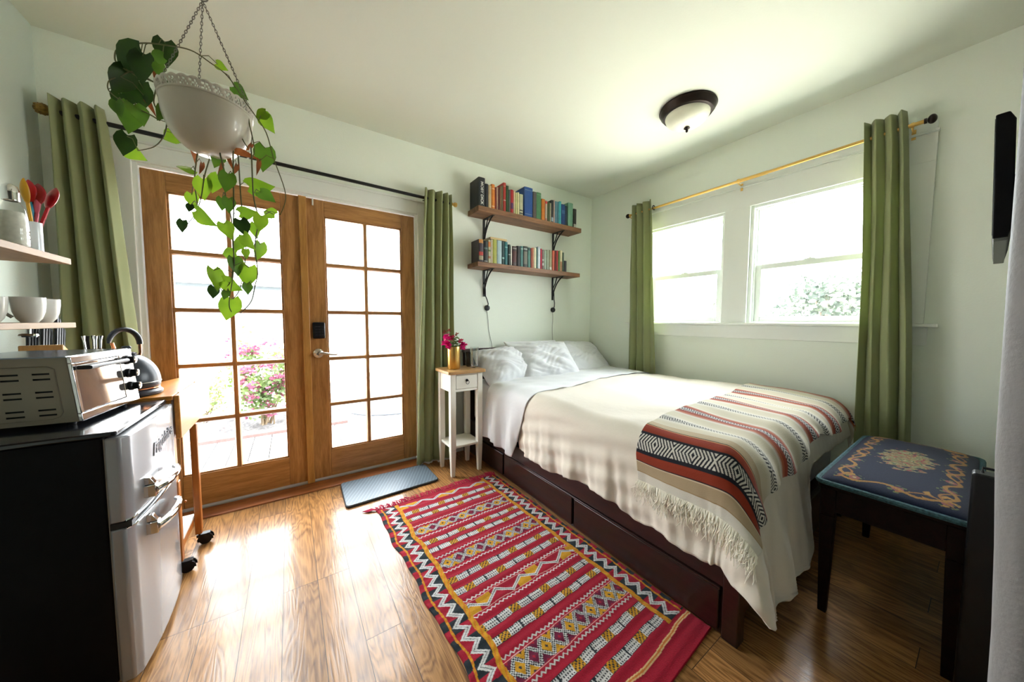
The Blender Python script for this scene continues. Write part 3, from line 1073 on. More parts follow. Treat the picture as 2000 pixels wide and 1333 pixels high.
def inner(u, v):
    def wy(vc, ph):
        d = v - vc
        if abs(d) > 0.0185: return None
        if abs(d) > 0.0165: return R_BK
        seg = ((u + ph) / 0.170) % 1.0
        if seg < 0.27:
            return R_BK if (int(u / 0.006) + int((d + 0.1) / 0.006)) % 3 == 0 else R_YE
        if 0.60 < seg < 0.64: return R_BK
        return R_BK if ((int(u / 0.005) % 2 == 0) and (int((d + 0.1) / 0.006) % 2 == 0)) else R_WH
    def zz(vc):
        d = v - vc - 0.005 * (tri(u / 0.021) * 2 - 1)
        return R_WH if abs(d) < 0.0032 else None
    def line(vc):
        return (0.62, 0.35, 0.33) if abs(v - vc) < 0.0013 else None
    def dia(vc, hw):
        d = v - vc
        if abs(d) > hw: return None
        k = u / 0.125
        fx = (k % 1.0) - 0.5
        e = abs(fx) * 2 + abs(d) / hw * 0.62
        lat = (int(u / 0.0058) + int((d + 1) / 0.0058)) % 2
        if e < 0.30: return R_YE if not (lat and e < 0.2) else R_BK
        if e < 0.62: return R_WH if lat else R_BK
        if e > 1.12:
            return R_MAR
        if e < 0.80: return R_YE if d > 0 else R_MAR
        if e < 1.0: return R_WH if lat else R_BK
        return R_MAR
    def dia2(vc, hw):
        """lattice of small diamonds filled in turn with yellow and maroon"""
        d = v - vc
        if abs(d) > hw: return None
        P = 0.062
        a = u / P + d / (hw * 1.0) * 0.5
        b = u / P - d / (hw * 1.0) * 0.5
        fa, fb = a % 1.0, b % 1.0
        lat = (int(u / 0.0055) + int((d + 1) / 0.0055)) % 2
        if fa < 0.30 or fb < 0.30: return R_WH if lat else R_BK
        i = int(math.floor(a)) + int(math.floor(b))
        ce = (abs(fa - 0.65) < 0.10 and abs(fb - 0.65) < 0.10)
        if i % 4 in (0, 1):
            return R_BK if ce else (R_YE if lat or not ce else R_BK)
        return R_RED if ce else R_MAR
    def zig(vc, hw):
        d = v - vc
        if abs(d) > hw: return None
        zc = (tri(u / 0.135) * 2 - 1) * hw * 0.72
        e = d - zc
        if abs(e) < 0.0085: return R_BK if abs(e) < 0.0018 else R_WH
        if e > 0: return R_YE if ((u / 0.135) % 1.0 < 0.26 or (u / 0.135) % 1.0 > 0.74) and int(u / 0.135 + 0.5) % 2 else R_RED
        return R_YE if 0.24 < (u / 0.135) % 1.0 < 0.76 and int(u / 0.135) % 2 else R_RED
    for c in (wy(0.148, 0), wy(0.218, 0.07), wy(0.470, 0.02), wy(0.540, 0.10), wy(0.780, 0.05), wy(0.852, 0.0), wy(1.062, 0.08), wy(1.135, 0.02), wy(1.372, 0.03), wy(1.450, 0.11),
              zig(0.060, 0.024), zz(0.300), zz(0.408), dia2(0.354, 0.036), zz(0.606), zz(0.718), dia2(0.662, 0.036),
              zz(0.912), zz(1.004), line(0.925), line(0.990), zig(0.958, 0.030), zz(1.200), zz(1.318), line(1.214), line(1.303), dia2(1.259, 0.040)):
        if c is not None: return c
    if abs(v - 1.516 - 0.006 * math.sin(u * 14)) < 0.0075:
        return (0.62, 0.42, 0.20) if abs(v - 1.516 - 0.006 * math.sin(u * 14)) > 0.003 else (0.50, 0.16, 0.03)
    return R_RED
def rug_col(u, v):
    if 0.010 < v < 1.490:
        a = min(u, RW - u)
        c = border(a, v)
        if c is not None: return c
    c = inner(u, v)
    return c
RU, RV = 360, 690
verts = np.empty(((RU + 1) * (RV + 1), 3)); cols = np.ones(((RU + 1) * (RV + 1), 4))
rr = random.Random(11)
q = 0
for j in range(RV + 1):
    t = j / RV
    lx, ly = RC[0][0] * (1 - t) + RC[3][0] * t, RC[0][1] * (1 - t) + RC[3][1] * t
    rx, ry = RC[1][0] * (1 - t) + RC[2][0] * t, RC[1][1] * (1 - t) + RC[2][1] * t
    lx += 0.006 * math.sin(t * 21) + 0.004 * math.sin(t * 47)
    for i in range(RU + 1):
        s = i / RU
        x = lx * (1 - s) + rx * s
        y = ly * (1 - s) + ry * s
        z = 0.0065 + 0.0012 * wave_noise(s * 5, t * 9, 1) + 0.0010 * math.sin(t * 240)
        if i in (0, RU) or j in (0, RV): z = 0.002
        verts[q] = (x, y, z)
        c = rug_col(s * RW + 0.002 * math.sin(t * 60), t * RLn + 0.003 * wave_noise(s * 9, t * 3, 2))
        n = 1 + rr.uniform(-0.16, 0.16)
        cols[q, :3] = [min(1, k * n) for k in c]
        q += 1
RO = (-2.13, -1.40, 0.001)
rug = empty('rug', RO, 'red flat-woven rug with zigzag borders and diamond bands on the floor beside the bed', 'rug')
MT['rug'] = woven('rug_wool', 0.95, 0.6, 330, 0.1)
me = color_mesh('woven_field', verts, RU, RV, cols, MT['rug'], RO)
o = bpy.data.objects.new('woven_field', me); COL.objects.link(o); o.parent = rug
fm = MB()
for k in range(170):
    t = (k + rr.random()) / 170
    x = RC[0][0] * (1 - t) + RC[1][0] * t; y = RC[0][1] * (1 - t) + RC[1][1] * t
    L = rr.uniform(0.025, 0.060); dx = rr.uniform(-0.035, 0.02)
    zz_ = 0.006 + rr.random() * 0.008
    fm.tube([(x, y - 0.004, 0.007), (x + dx * 0.3, y + L * 0.45, zz_ + 0.004), (x + dx, y + L, zz_ * 0.6)], [0.0028, 0.0026, 0.0012], 5)
# loose corner tassel
for k in range(8):
    x, y = RC[0]
    fm.tube([(x + 0.01, y, 0.007), (x - 0.02, y + 0.012 + 0.003 * k, 0.010), (x - 0.05 - 0.004 * k, y + 0.010 + 0.004 * k, 0.006)], [0.003, 0.0026, 0.001], 5)
put('fringe', fm, plain('crimson_wool_fringe', (0.42, 0.010, 0.055), 0.95), rug)

# ================================================================== GREY MAT AT THE DOOR
m = MB()
cs = [(-2.722, -0.098), (-2.091, -0.122), (-2.091, -0.442), (-2.730, -0.470)]
def rounded(cs, r, n=6):
    out = []
    k = len(cs)
    for i in range(k):
        p = Vector((*cs[i], 0)); a = Vector((*cs[i - 1], 0)); b = Vector((*cs[(i + 1) % k], 0))
        d1 = (a - p).normalized() * r; d2 = (b - p).normalized() * r
        for j in range(n + 1):
            t = j / n
            q_ = (1 - t) ** 2 * (p + d1) + 2 * t * (1 - t) * p + t * t * (p + d2)
            out.append((q_.x, q_.y))
    return out
matt = empty('door_mat', (-2.41, -0.28, 0.0), 'slate blue-grey cushioned floor mat in front of the glass doors', 'mat')
put('mat_body', MB().prism(rounded(cs, 0.035), 'Z', 0.001, 0.014), plain('mat_rubber', (0.03, 0.035, 0.04), 0.6), matt, bevel=0.004)
ins = [(cs[0][0] + 0.006, cs[0][1] - 0.006), (cs[1][0] - 0.006, cs[1][1] - 0.006), (cs[2][0] - 0.006, cs[2][1] + 0.006), (cs[3][0] + 0.006, cs[3][1] + 0.006)]
mm_, nt, b = _new('mat_woven_top')
tc = N(nt, 'ShaderNodeTexCoord'); mp = N(nt, 'ShaderNodeMapping'); mp.inputs['Rotation'].default_value = (0, 0, 0.5)
wv = N(nt, 'ShaderNodeTexWave'); wv.inputs['Scale'].default_value = 14; wv.inputs['Distortion'].default_value = 0.6
nt.links.new(tc.outputs['Object'], mp.inputs[0]); nt.links.new(mp.outputs[0], wv.inputs[0])
cr = N(nt, 'ShaderNodeValToRGB'); cr.color_ramp.elements[0].color = (0.22, 0.27, 0.31, 1); cr.color_ramp.elements[1].color = (0.10, 0.135, 0.17, 1)
cr.color_ramp.elements[0].position = 0.0; cr.color_ramp.elements[1].position = 0.10
nt.links.new(wv.outputs[0], cr.inputs[0]); nt.links.new(cr.outputs[0], b.inputs['Base Color']); b.inputs['Roughness'].default_value = 0.42
put('mat_surface', MB().prism(rounded(ins, 0.030), 'Z', 0.0141, 0.0165), mm_, matt)

# ================================================================== CURTAINS AND RODS
def curtain(axis, tops, bots, ztop, zbot, along, depth, label, group, folds, seed=0, hem=None, twist=0.0, nu=150, nv=60, bow=0.0):
    """along: coordinate of the rod line on the wall's normal axis; tops/bots: extent along the wall"""
    def fn(s, t):
        z = ztop + (zbot - ztop) * t
        e = t ** 0.8
        a = tops[0] + (bots[0] - tops[0]) * e
        b = tops[1] + (bots[1] - tops[1]) * e
        ss = s + 0.012 * math.sin(2 * pi * s * folds * 0.5 + seed + t * 3) * t
        p = a + (b - a) * ss
        ph = 2 * pi * folds * s + seed + 0.5 * math.sin(t * 2.2 + s * 5 + seed)
        amp = depth * (0.85 + 0.35 * math.sin(t * 2 + s * 4 + seed) * t)
        # broad rounded fronts with narrow creases between them
        w_ = 1.9 * abs(math.sin(ph / 2)) ** 0.55 - 1.0
        d = -amp * w_ * (1.0 + 0.25 * math.sin(ph * 0.37 + seed))
        p += (b - a) / folds * 0.10 * math.sin(ph)
        p += 0.003 * math.sin(z * 4 + s * 5 + seed)
        d += 0.002 * math.sin(z * 9 + s * 13 + seed)
        if axis == 'x': return (p, along + d, z)
        return (along + d, p, z)
    m = MB().grid(fn, nu, nv)
    cx = (tops[0] + tops[1]) / 2
    org = (cx, along, ztop) if axis == 'x' else (along, cx, ztop)
    root = empty('curtain', org, label, 'curtain', group)
    o = put('curtain_panel', m, MT['curtain'], root, recalc=False)
    d = o.modifiers.new('solid', 'SOLIDIFY'); d.thickness = 0.0028; d.offset = 0
    return root, fn
cA1, f1 = curtain('x', (-3.930, -3.752), (-3.950, -3.64), 2.292, 0.03, -0.100, 0.040, 'sage green curtain at the left end of the black rod, beside the hanging plant', 'sage curtains at the glass doors', 3.9, 0.5)
cA2, f2 = curtain('x', (-2.066, -1.835), (-2.165, -1.815), 2.275, 0.020, -0.104, 0.040, 'sage green curtain between the glass doors and the bookshelves, reaching the floor', 'sage curtains at the glass doors', 4, 1.3)
cB1, f3 = curtain('y', (-0.855, -0.620), (-0.975, -0.625), 2.372, 0.22, -0.100, 0.034, 'sage green curtain at the far end of the brass rod, by the room corner', 'sage curtains at the window', 3.6, 2.0)
cB2, f4 = curtain('y', (-2.405, -2.250), (-2.540, -2.300), 2.392, 0.03, -0.104, 0.040, 'sage green curtain at the near end of the brass rod, behind the bench', 'sage curtains at the window', 3.5, 0.2)
# grommets
def grommets(root, axis, xs, along, z, mat):
    for x in xs:
        m = MB()
        n, k = 20, 8
        vs, fs = [], []
        for i in range(n):
            a = 2 * pi * i / n
            for j in range(k):
                b = 2 * pi * j / k
                r = 0.0195 + 0.004 * math.cos(b)
                h = 0.003 * math.sin(b)
                if axis == 'x': vs.append((x + h, along + r * math.cos(a), z + r * math.sin(a)))
                else: vs.append((along + r * math.cos(a), x + h, z + r * math.sin(a)))
        for i in range(n):
            for j in range(k):
                fs.append((i * k + j, i * k + (j + 1) % k, ((i + 1) % n) * k + (j + 1) % k, ((i + 1) % n) * k + j))
        m.add(vs, fs)
        put('grommet', m, mat, root)
grommets(cB1, 'y', (-0.861, -0.79, -0.72, -0.65), -0.088, 2.296, MT['bronze'])
grommets(cB2, 'y', (-2.26, -2.31, -2.36, -2.40), -0.088, 2.306, MT['bronze'])
grommets(cA2, 'x', (-2.05, -1.99, -1.93, -1.87), -0.088, 2.209, MT['bronze'])
grommets(cA1, 'x', (-3.91, -3.87, -3.82, -3.775), -0.088, 2.230, MT['bronze'])
# white hem lining peeping out under the curtain by the doors
m = MB().grid(lambda s, t: (f2(0.03 + 0.92 * s, 1.0)[0], f2(0.03 + 0.92 * s, 1.0)[1] + 0.003, 0.004 + 0.030 * t + 0.006 * math.sin(s * 40)), 120, 3)
o = put('lining', m, plain('white_lining', (0.75, 0.76, 0.74), 0.8), cA2, recalc=False)
d = o.modifiers.new('solid', 'SOLIDIFY'); d.thickness = 0.002

def finial_pine(mb, c, L, r, sgn):
    prof = [(0.0, 0), (0.011, 0.002), (0.014, 0.008), (0.009, 0.014), (r * 0.55, 0.018), (r * 0.9, 0.026), (r, 0.036), (r * 0.92, 0.048), (r * 0.6, L - 0.008), (r * 0.25, L), (0, L + 0.001)]
    mb.lathe([(a, b * sgn) for a, b in prof], c, 24, 'X', cap0=False, cap1=False)
rodA = empty('curtain_rod', (-2.88, -0.088, 2.218), 'black curtain rod with carved gold finials above the glass doors', 'curtain rod')
put('rod', MB().tube([(-3.918, -0.088, 2.2300), (-1.818, -0.088, 2.2060)], 0.0115, 16), MT['black_metal'], rodA)
m = MB(); finial_pine(m, (-3.915, -0.088, 2.230), 0.066, 0.026, -1)
for i in range(4):
    for k in range(9):
        a = 2 * pi * (k + 0.5 * (i % 2)) / 9
        rr_ = 0.024 - abs(i - 1.2) * 0.003
        m.sphere((-3.915 - 0.026 - i * 0.010, -0.088 + rr_ * math.cos(a), 2.230 + rr_ * math.sin(a)), 0.005, 6)
put('finial', m, MT['old_gold'], rodA)
m = MB(); finial_pine(m, (-1.821, -0.088, 2.206), 0.044, 0.019, 1)
put('finial', m, MT['brass'], rodA)
for x in (-3.70, -2.03):
    m = MB().tube([(x, -0.0015, 2.20), (x, -0.074, 2.20), (x, -0.088, 2.196)], 0.006, 8).lathe([(0.02, 0), (0.02, 0.006)], (x, -0.001, 2.20), 16, 'Y')
    put('rod_bracket', m, MT['black_metal'], rodA)

rodB = empty('curtain_rod', (-0.088, -1.55, 2.30), 'thin brass curtain rod with dark round finials above the two windows', 'curtain rod')
m = MB().tube([(-0.088, -0.600, 2.2900), (-0.088, -1.575, 2.2965)], 0.0105, 14).tube([(-0.088, -1.575, 2.2965), (-0.088, -1.76, 2.2975)], 0.0128, 14).tube([(-0.088, -1.76, 2.2975), (-0.088, -2.475, 2.309)], 0.0105, 14)
m.lathe([(0.015, 0), (0.015, 0.02)], (-0.088, -1.565, 2.2965), 16, 'Y')
put('rod', m, MT['brass'], rodB)
m = MB().sphere((-0.088, -0.575, 2.290), 0.0220, 20).tube([(-0.088, -0.588, 2.290), (-0.088, -0.606, 2.290)], 0.011, 14)
put('finial', m, MT['bronze'], rodB)
m = MB().sphere((-0.088, -2.496, 2.310), 0.024, 24, (1.0, 0.72, 1.0)).tube([(-0.088, -2.478, 2.309), (-0.088, -2.468, 2.309)], 0.014, 14)
put('finial', m, MT['bronze'], rodB)
for y in (-1.572, -2.428, -0.60):
    zz0 = 2.29 + (-y - 0.6) * 0.010
    m = MB()
    m.box(-0.022, y - 0.008, zz0 - 0.060, -0.0195 if False else -0.0192, y + 0.008, zz0 - 0.005)
    m.tube([(-0.021, y, zz0 - 0.022), (-0.075, y, zz0 - 0.022), (-0.088, y, zz0 - 0.012)], 0.0045, 8)
    m.lathe([(0.0140, -0.006), (0.0140, 0.006)], (-0.088, y, zz0), 14, 'Y')
    put('rod_bracket', m, MT['brass'], rodB)

# ================================================================== NIGHTSTAND, VASE, GLASS
ns = empty('nightstand', (-1.863, -0.325, 0), 'tall narrow cream nightstand with an oak top, one small drawer and a lower shelf', 'nightstand')
nx0, nx1, ny0, ny1 = -2.000, -1.726, -0.458, -0.200
put('nightstand_top', MB().prism(rounded([(nx0 - 0.022, ny0 - 0.018), (nx1 + 0.024, ny0 - 0.018), (nx1 + 0.024, ny1 + 0.012), (nx0 - 0.022, ny1 + 0.012)], 0.018), 'Z', 0.804, 0.828), MT['oak'], ns, bevel=0.004)
lw = 0.043
for (x, y) in ((nx0, ny0), (nx1 - lw, ny0), (nx0, ny1 - lw), (nx1 - lw, ny1 - lw)):
    m = MB().box(x, y, 0.26, x + lw, y + lw, 0.803)
    m = MB()
    cx, cy = x + lw / 2, y + lw / 2
    m.taper(cx, cy, 0.0, 0.215, 0.028, 0.028, lw, lw).taper(cx, cy, 0.2149, 0.803, lw, lw, lw, lw)
    put('leg', m, MT['white_paint'], ns, bevel=0.003)
m = MB().box(nx0 + 0.005, ny0 + lw, 0.665, nx0 + 0.020, ny1 - lw, 0.803).box(nx1 - 0.020, ny0 + lw, 0.665, nx1 - 0.005, ny1 - lw, 0.803)
m.box(nx0 + lw, ny1 - 0.020, 0.665, nx1 - lw, ny1 - 0.005, 0.803).box(nx0 + lw, ny0 + 0.006, 0.665, nx1 - lw, ny0 + 0.020, 0.684).box(nx0 + lw, ny0 + 0.006, 0.793, nx1 - lw, ny0 + 0.020, 0.803)
m.box(nx0 + lw - 0.001, ny0 + 0.022, 0.684, nx1 - lw + 0.001, ny0 + 0.030, 0.793)
put('apron', m, MT['white_paint'], ns, bevel=0.001)
dr_ = put('drawer', MB().box(nx0 + lw + 0.003, ny0 + 0.002, 0.687, nx1 - lw - 0.003, ny0 + 0.020, 0.790), MT['white_paint'], ns, bevel=0.002)
kc = ((nx0 + nx1) / 2, ny0 + 0.002, 0.744)
m = MB().lathe([(0.0, 0), (0.011, 0.0), (0.009, 0.005), (0.004, 0.010), (0.006, 0.016), (0.0, 0.019)], (kc[0], kc[1], kc[2] + 0.006), 18, 'Y')
ring = [(kc[0] + 0.013 * math.sin(a), kc[1] - 0.012 - 0.002 * math.cos(a), kc[2] - 0.008 - 0.014 * math.cos(a)) for a in [2 * pi * i / 20 for i in range(21)]]
m.tube(ring, 0.0018, 6, caps=False)
put('ring_pull', m, MT['black_metal'], dr_)
put('lower_shelf', MB().box(nx0 + 0.008, ny0 + 0.008, 0.222, nx1 - 0.008, ny1 - 0.008, 0.240), MT['white_paint'], ns, bevel=0.003)

vx, vy, vz = -1.918, -0.335, 0.8285
vase = empty('vase', (vx, vy, vz), 'gold metal cylinder vase on the nightstand', 'vase')
m = MB().lathe([(0.044, 0.0), (0.050, 0.005), (0.0505, 0.176), (0.0495, 0.179), (0.0480, 0.178), (0.0475, 0.02), (0.0, 0.018)], (vx, vy, vz), 48, cap1=False)
put('vase_body', m, MT['brass'], vase, angle=50)
bq = empty('flower_bouquet', (vx, vy, vz + 0.16), 'small bunch of magenta blooms with green leaves standing in the gold vase', 'flowers')
MT['petal'] = leafy('magenta_petals', (0.62, 0.005, 0.16), (0.80, 0.02, 0.28), 0.3, 40)
MT['petal2'] = leafy('crimson_petals', (0.42, 0.01, 0.05), (0.60, 0.03, 0.10), 0.25, 40)
MT['stem'] = leafy('flower_leaves', (0.06, 0.11, 0.025), (0.15, 0.22, 0.06), 0.3, 30)
fr_ = random.Random(5)
blooms = [(-0.050, 0.00, 0.245, 0.024, 0), (-0.060, -0.01, 0.200, 0.026, 0), (-0.044, -0.02, 0.185, 0.024, 0), (-0.022, 0.00, 0.232, 0.018, 1), (-0.055, 0.01, 0.275, 0.016, 2),
          (0.048, 0.00, 0.215, 0.018, 1), (0.066, -0.01, 0.185, 0.024, 0), (0.054, -0.02, 0.168, 0.019, 0), (0.028, 0.01, 0.262, 0.013, 2), (-0.030, 0.01, 0.290, 0.012, 2), (-0.005, 0.0, 0.245, 0.013, 1)]
def leaf_shape(mb, base, d, n, L, W, curl=0.25, heart=True, rnd=None):
    """a leaf blade starting at base, pointing along d, facing n"""
    d = Vector(d).normalized(); n = Vector(n); n = (n - d * n.dot(d)).normalized(); s = d.cross(n)
    ts = [0.0, 0.12, 0.28, 0.45, 0.62, 0.8, 0.93, 1.0]
    wf = [0.50, 0.86, 1.0, 0.92, 0.68, 0.36, 0.12, 0.0] if heart else [0.08, 0.5, 0.85, 1.0, 0.85, 0.5, 0.2, 0.0]
    back = 0.16 if heart else 0.0
    vs, fs = [], []
    for t, w_ in zip(ts, wf):
        c = Vector(base) + d * (L * t) - n * (curl * L * t * t)
        for k in (-1, -0.55, 0, 0.55, 1):
            lob = -d * (L * back * (abs(k) ** 1.5) * max(0, 1 - t / 0.28)) if heart else Vector((0, 0, 0))
            vs.append(c + s * (W * 0.5 * w_ * k) + n * (0.10 * W * abs(k) * w_) + lob)
    for j in range(len(ts) - 1):
        for k in range(4):
            fs.append((j * 5 + k, j * 5 + k + 1, (j + 1) * 5 + k + 1, (j + 1) * 5 + k))
    mb.add(vs, fs)
st = MB(); lf = MB()
for i, (dx, dy, dz, r, kind) in enumerate(blooms):
    dx, r, dz = dx * 1.2, r * 1.3, 0.19 + (dz - 0.19) * 1.15
    c = Vector((vx + dx, vy + dy, vz + dz))
    st.tube([(vx + dx * 0.25, vy + dy * 0.25, vz + 0.03), (vx + dx * 0.5, vy + dy * 0.5, vz + 0.15), c], 0.0016, 5)
    pm = MB()
    for k in range(16 if kind != 2 else 8):
        a = fr_.uniform(0, 2 * pi); e = fr_.uniform(-0.5, 1.3)
        d = Vector((math.cos(a) * math.cos(e), math.sin(a) * math.cos(e), math.sin(e)))
        n = Vector((fr_.uniform(-1, 1), fr_.uniform(-1, 1), 1))
        leaf_shape(pm, c + d * r * 0.1, d, n, r * fr_.uniform(0.9, 1.25), r * 0.95, 0.3, False)
    put('bloom', pm, (MT['petal'], MT['petal2'], plain('dry_bud', (0.30, 0.10, 0.06), 0.8))[kind], bq)
for k in range(60):
    a = fr_.uniform(0, 2 * pi); r = fr_.uniform(0.0, 0.055); z = fr_.uniform(0.17, 0.255)
    d = Vector((math.cos(a), math.sin(a), fr_.uniform(-0.2, 0.9)))
    leaf_shape(lf, (vx + math.cos(a) * r * 0.6, vy + math.sin(a) * r * 0.6, vz + z), d, (0.2, -1, 0.6), fr_.uniform(0.018, 0.034), 0.015, 0.3, False)
put('flower_stems', st, MT['stem'], bq); put('leaves', lf, MT['stem'], bq)

MT['drink_glass'] = glass_pane('tumbler_glass', (0.97, 0.985, 0.98), 3.0)
gx, gy = -1.742, -0.350
gl = empty('drinking_glass', (gx, gy, 0.8285), 'tall clear drinking glass with a dark shape behind it, at the bed side of the nightstand top', 'glass')
gl['label'] = 'tall clear drinking glass on the bed side of the nightstand top'
m = MB().lathe([(0.028, 0.0), (0.032, 0.004), (0.034, 0.168), (0.0325, 0.169), (0.0300, 0.014), (0.0, 0.012)], (gx, gy, 0.8286), 32, cap1=False)
put('glass_body', m, MT['drink_glass'], gl)
gl2 = empty('drinking_glass', (gx - 0.006, gy + 0.085, 0.8285), 'short smoky glass tumbler standing behind the tall clear glass on the nightstand', 'glass')
m = MB().lathe([(0.022, 0.0), (0.025, 0.003), (0.033, 0.118), (0.0315, 0.119), (0.024, 0.012), (0.0, 0.010)], (gx - 0.006, gy + 0.085, 0.8286), 28, cap1=False)
put('glass_body', m, glass_pane('smoky_glass', (0.45, 0.44, 0.42), 1.5), gl2)

# ================================================================== BOOKSHELVES
def iron_bracket(x, ztop, shelf, drop):
    m = MB()
    m.box(x - 0.011, -0.0055, ztop - drop, x + 0.011, -0.0005, ztop)
    m.box(x - 0.011, -0.175, ztop - 0.005, x + 0.011, -0.0056, ztop)
    # curved brace
    P0, P1, P2 = Vector((x, -0.004, ztop - drop + 0.02)), Vector((x, -0.035, ztop - 0.06)), Vector((x, -0.165, ztop - 0.004))
    pts = []
    for i in range(13):
        t = i / 12
        pts.append((1 - t) ** 2 * P0 + 2 * t * (1 - t) * P1 + t * t * P2)
    m.tube(pts, 0.008, 8, flat=0.75)
    P0, P2 = Vector((x, -0.004, ztop - drop * 0.52)), Vector((x, -0.075, ztop - 0.004))
    m.tube([P0, (P0 + P2) / 2 + Vector((0, -0.004, -0.008)), P2], 0.0055, 8)
    b = put('shelf_bracket', m, MT['black_metal'], shelf)
    for dz in (0.03, drop - 0.015):
        put('screw', MB().sphere((x, -0.0062, ztop - dz), 0.004, 8), MT['black_metal'], b)
def plank(name, x0, x1, z0, z1, label, drop):
    s = empty(name, ((x0 + x1) / 2, -0.1, z0), label, 'shelf', 'dark wood bookshelves above the bed')
    put('shelf_board', MB().box(x0, -0.201, z0, x1, -0.0005, z1), MT['shelf'], s, bevel=0.003)
    for x in (-1.455, -0.598):
        iron_bracket(x, z0 - 0.0002, s, drop)
    return s
plank('wall_shelf', -1.622, -0.372, 2.160, 2.206, 'upper walnut-coloured board shelf on black iron brackets above the bed', 0.245)
plank('wall_shelf', -1.628, -0.382, 1.688, 1.728, 'lower walnut-coloured board shelf on black iron brackets above the bed', 0.245)
# knot in the edge of the upper board
MT['pages'] = plain('book_pages', (0.66, 0.60, 0.46), 0.8, bump=0.4, bscale=300, stretch=(8, 1, 0.2))
bk_n = [0]
def book(x0, x1, z0, zt, col, label, group, depth=0.135, band=None, rough=0.45, lean=0.0, front=-0.178, title=None):
    bk_n[0] += 1
    w_ = x1 - x0 - 0.0012
    h = zt - z0
    root = empty('book', (x0 + w_ / 2, front + depth / 2, z0 + 0.0002), label, 'book', group)
    m = MB()
    t = min(0.003, w_ * 0.16)
    hx = w_ / 2
    y0, y1 = -depth / 2, depth / 2
    # covers and rounded spine
    m.box(-hx, y0 + 0.004, 0, -hx + t, y1, h).box(hx - t, y0 + 0.004, 0, hx, y1, h)
    poly = [(-hx, y0 + 0.0045)]
    for k in range(7):
        a = pi + pi * k / 6
        poly.append((hx * math.cos(a), y0 + 0.004 + 0.004 * math.sin(a)))
    poly += [(hx, y0 + 0.0045), (hx, y0 + 0.0065), (-hx, y0 + 0.0065)]
    m.prism(poly, 'Z', 0, h)
    put('cover', m, plain('book_cover', col, rough, var=0.10, vscale=40), root, local=True)
    if w_ > 2 * t + 0.002:
        put('pages', MB().box(-hx + t, y0 + 0.0067, 0.004, hx - t, y1 - 0.003, h - 0.005), MT['pages'], root, local=True)
    if band:
        b = MB()
        for (f0, f1, bc) in band:
            pass
        for (f0, f1, bc) in band:
            bb = MB()
            pl_ = []
            for k in range(7):
                a = pi + pi * k / 6
                pl_.append((hx * 0.96 * math.cos(a), y0 + 0.0038 + 0.0044 * math.sin(a)))
            bb.prism(pl_, 'Z', h * f0, h * f1)
            put('spine_label', bb, plain('spine_ink', bc, 0.5), root, local=True)
    if title:
        txt, sz, tcol = title
        mt_ = Matrix.Translation((0, y0 - 0.0006, h * 0.47)) @ Matrix.Rotation(pi / 2, 4, 'X') @ Matrix.Rotation(-pi / 2, 4, 'Z')
        lettering('spine_title', txt, sz, plain('title_ink', tcol, 0.5), root, mt_, bold=0.0006)
    return root
GU, GL = 'books on the upper wall shelf', 'books on the lower wall shelf'
zu, zl = 2.2064, 1.7284
K = (0.014, 0.017, 0.022); Wt = (0.68, 0.66, 0.60)
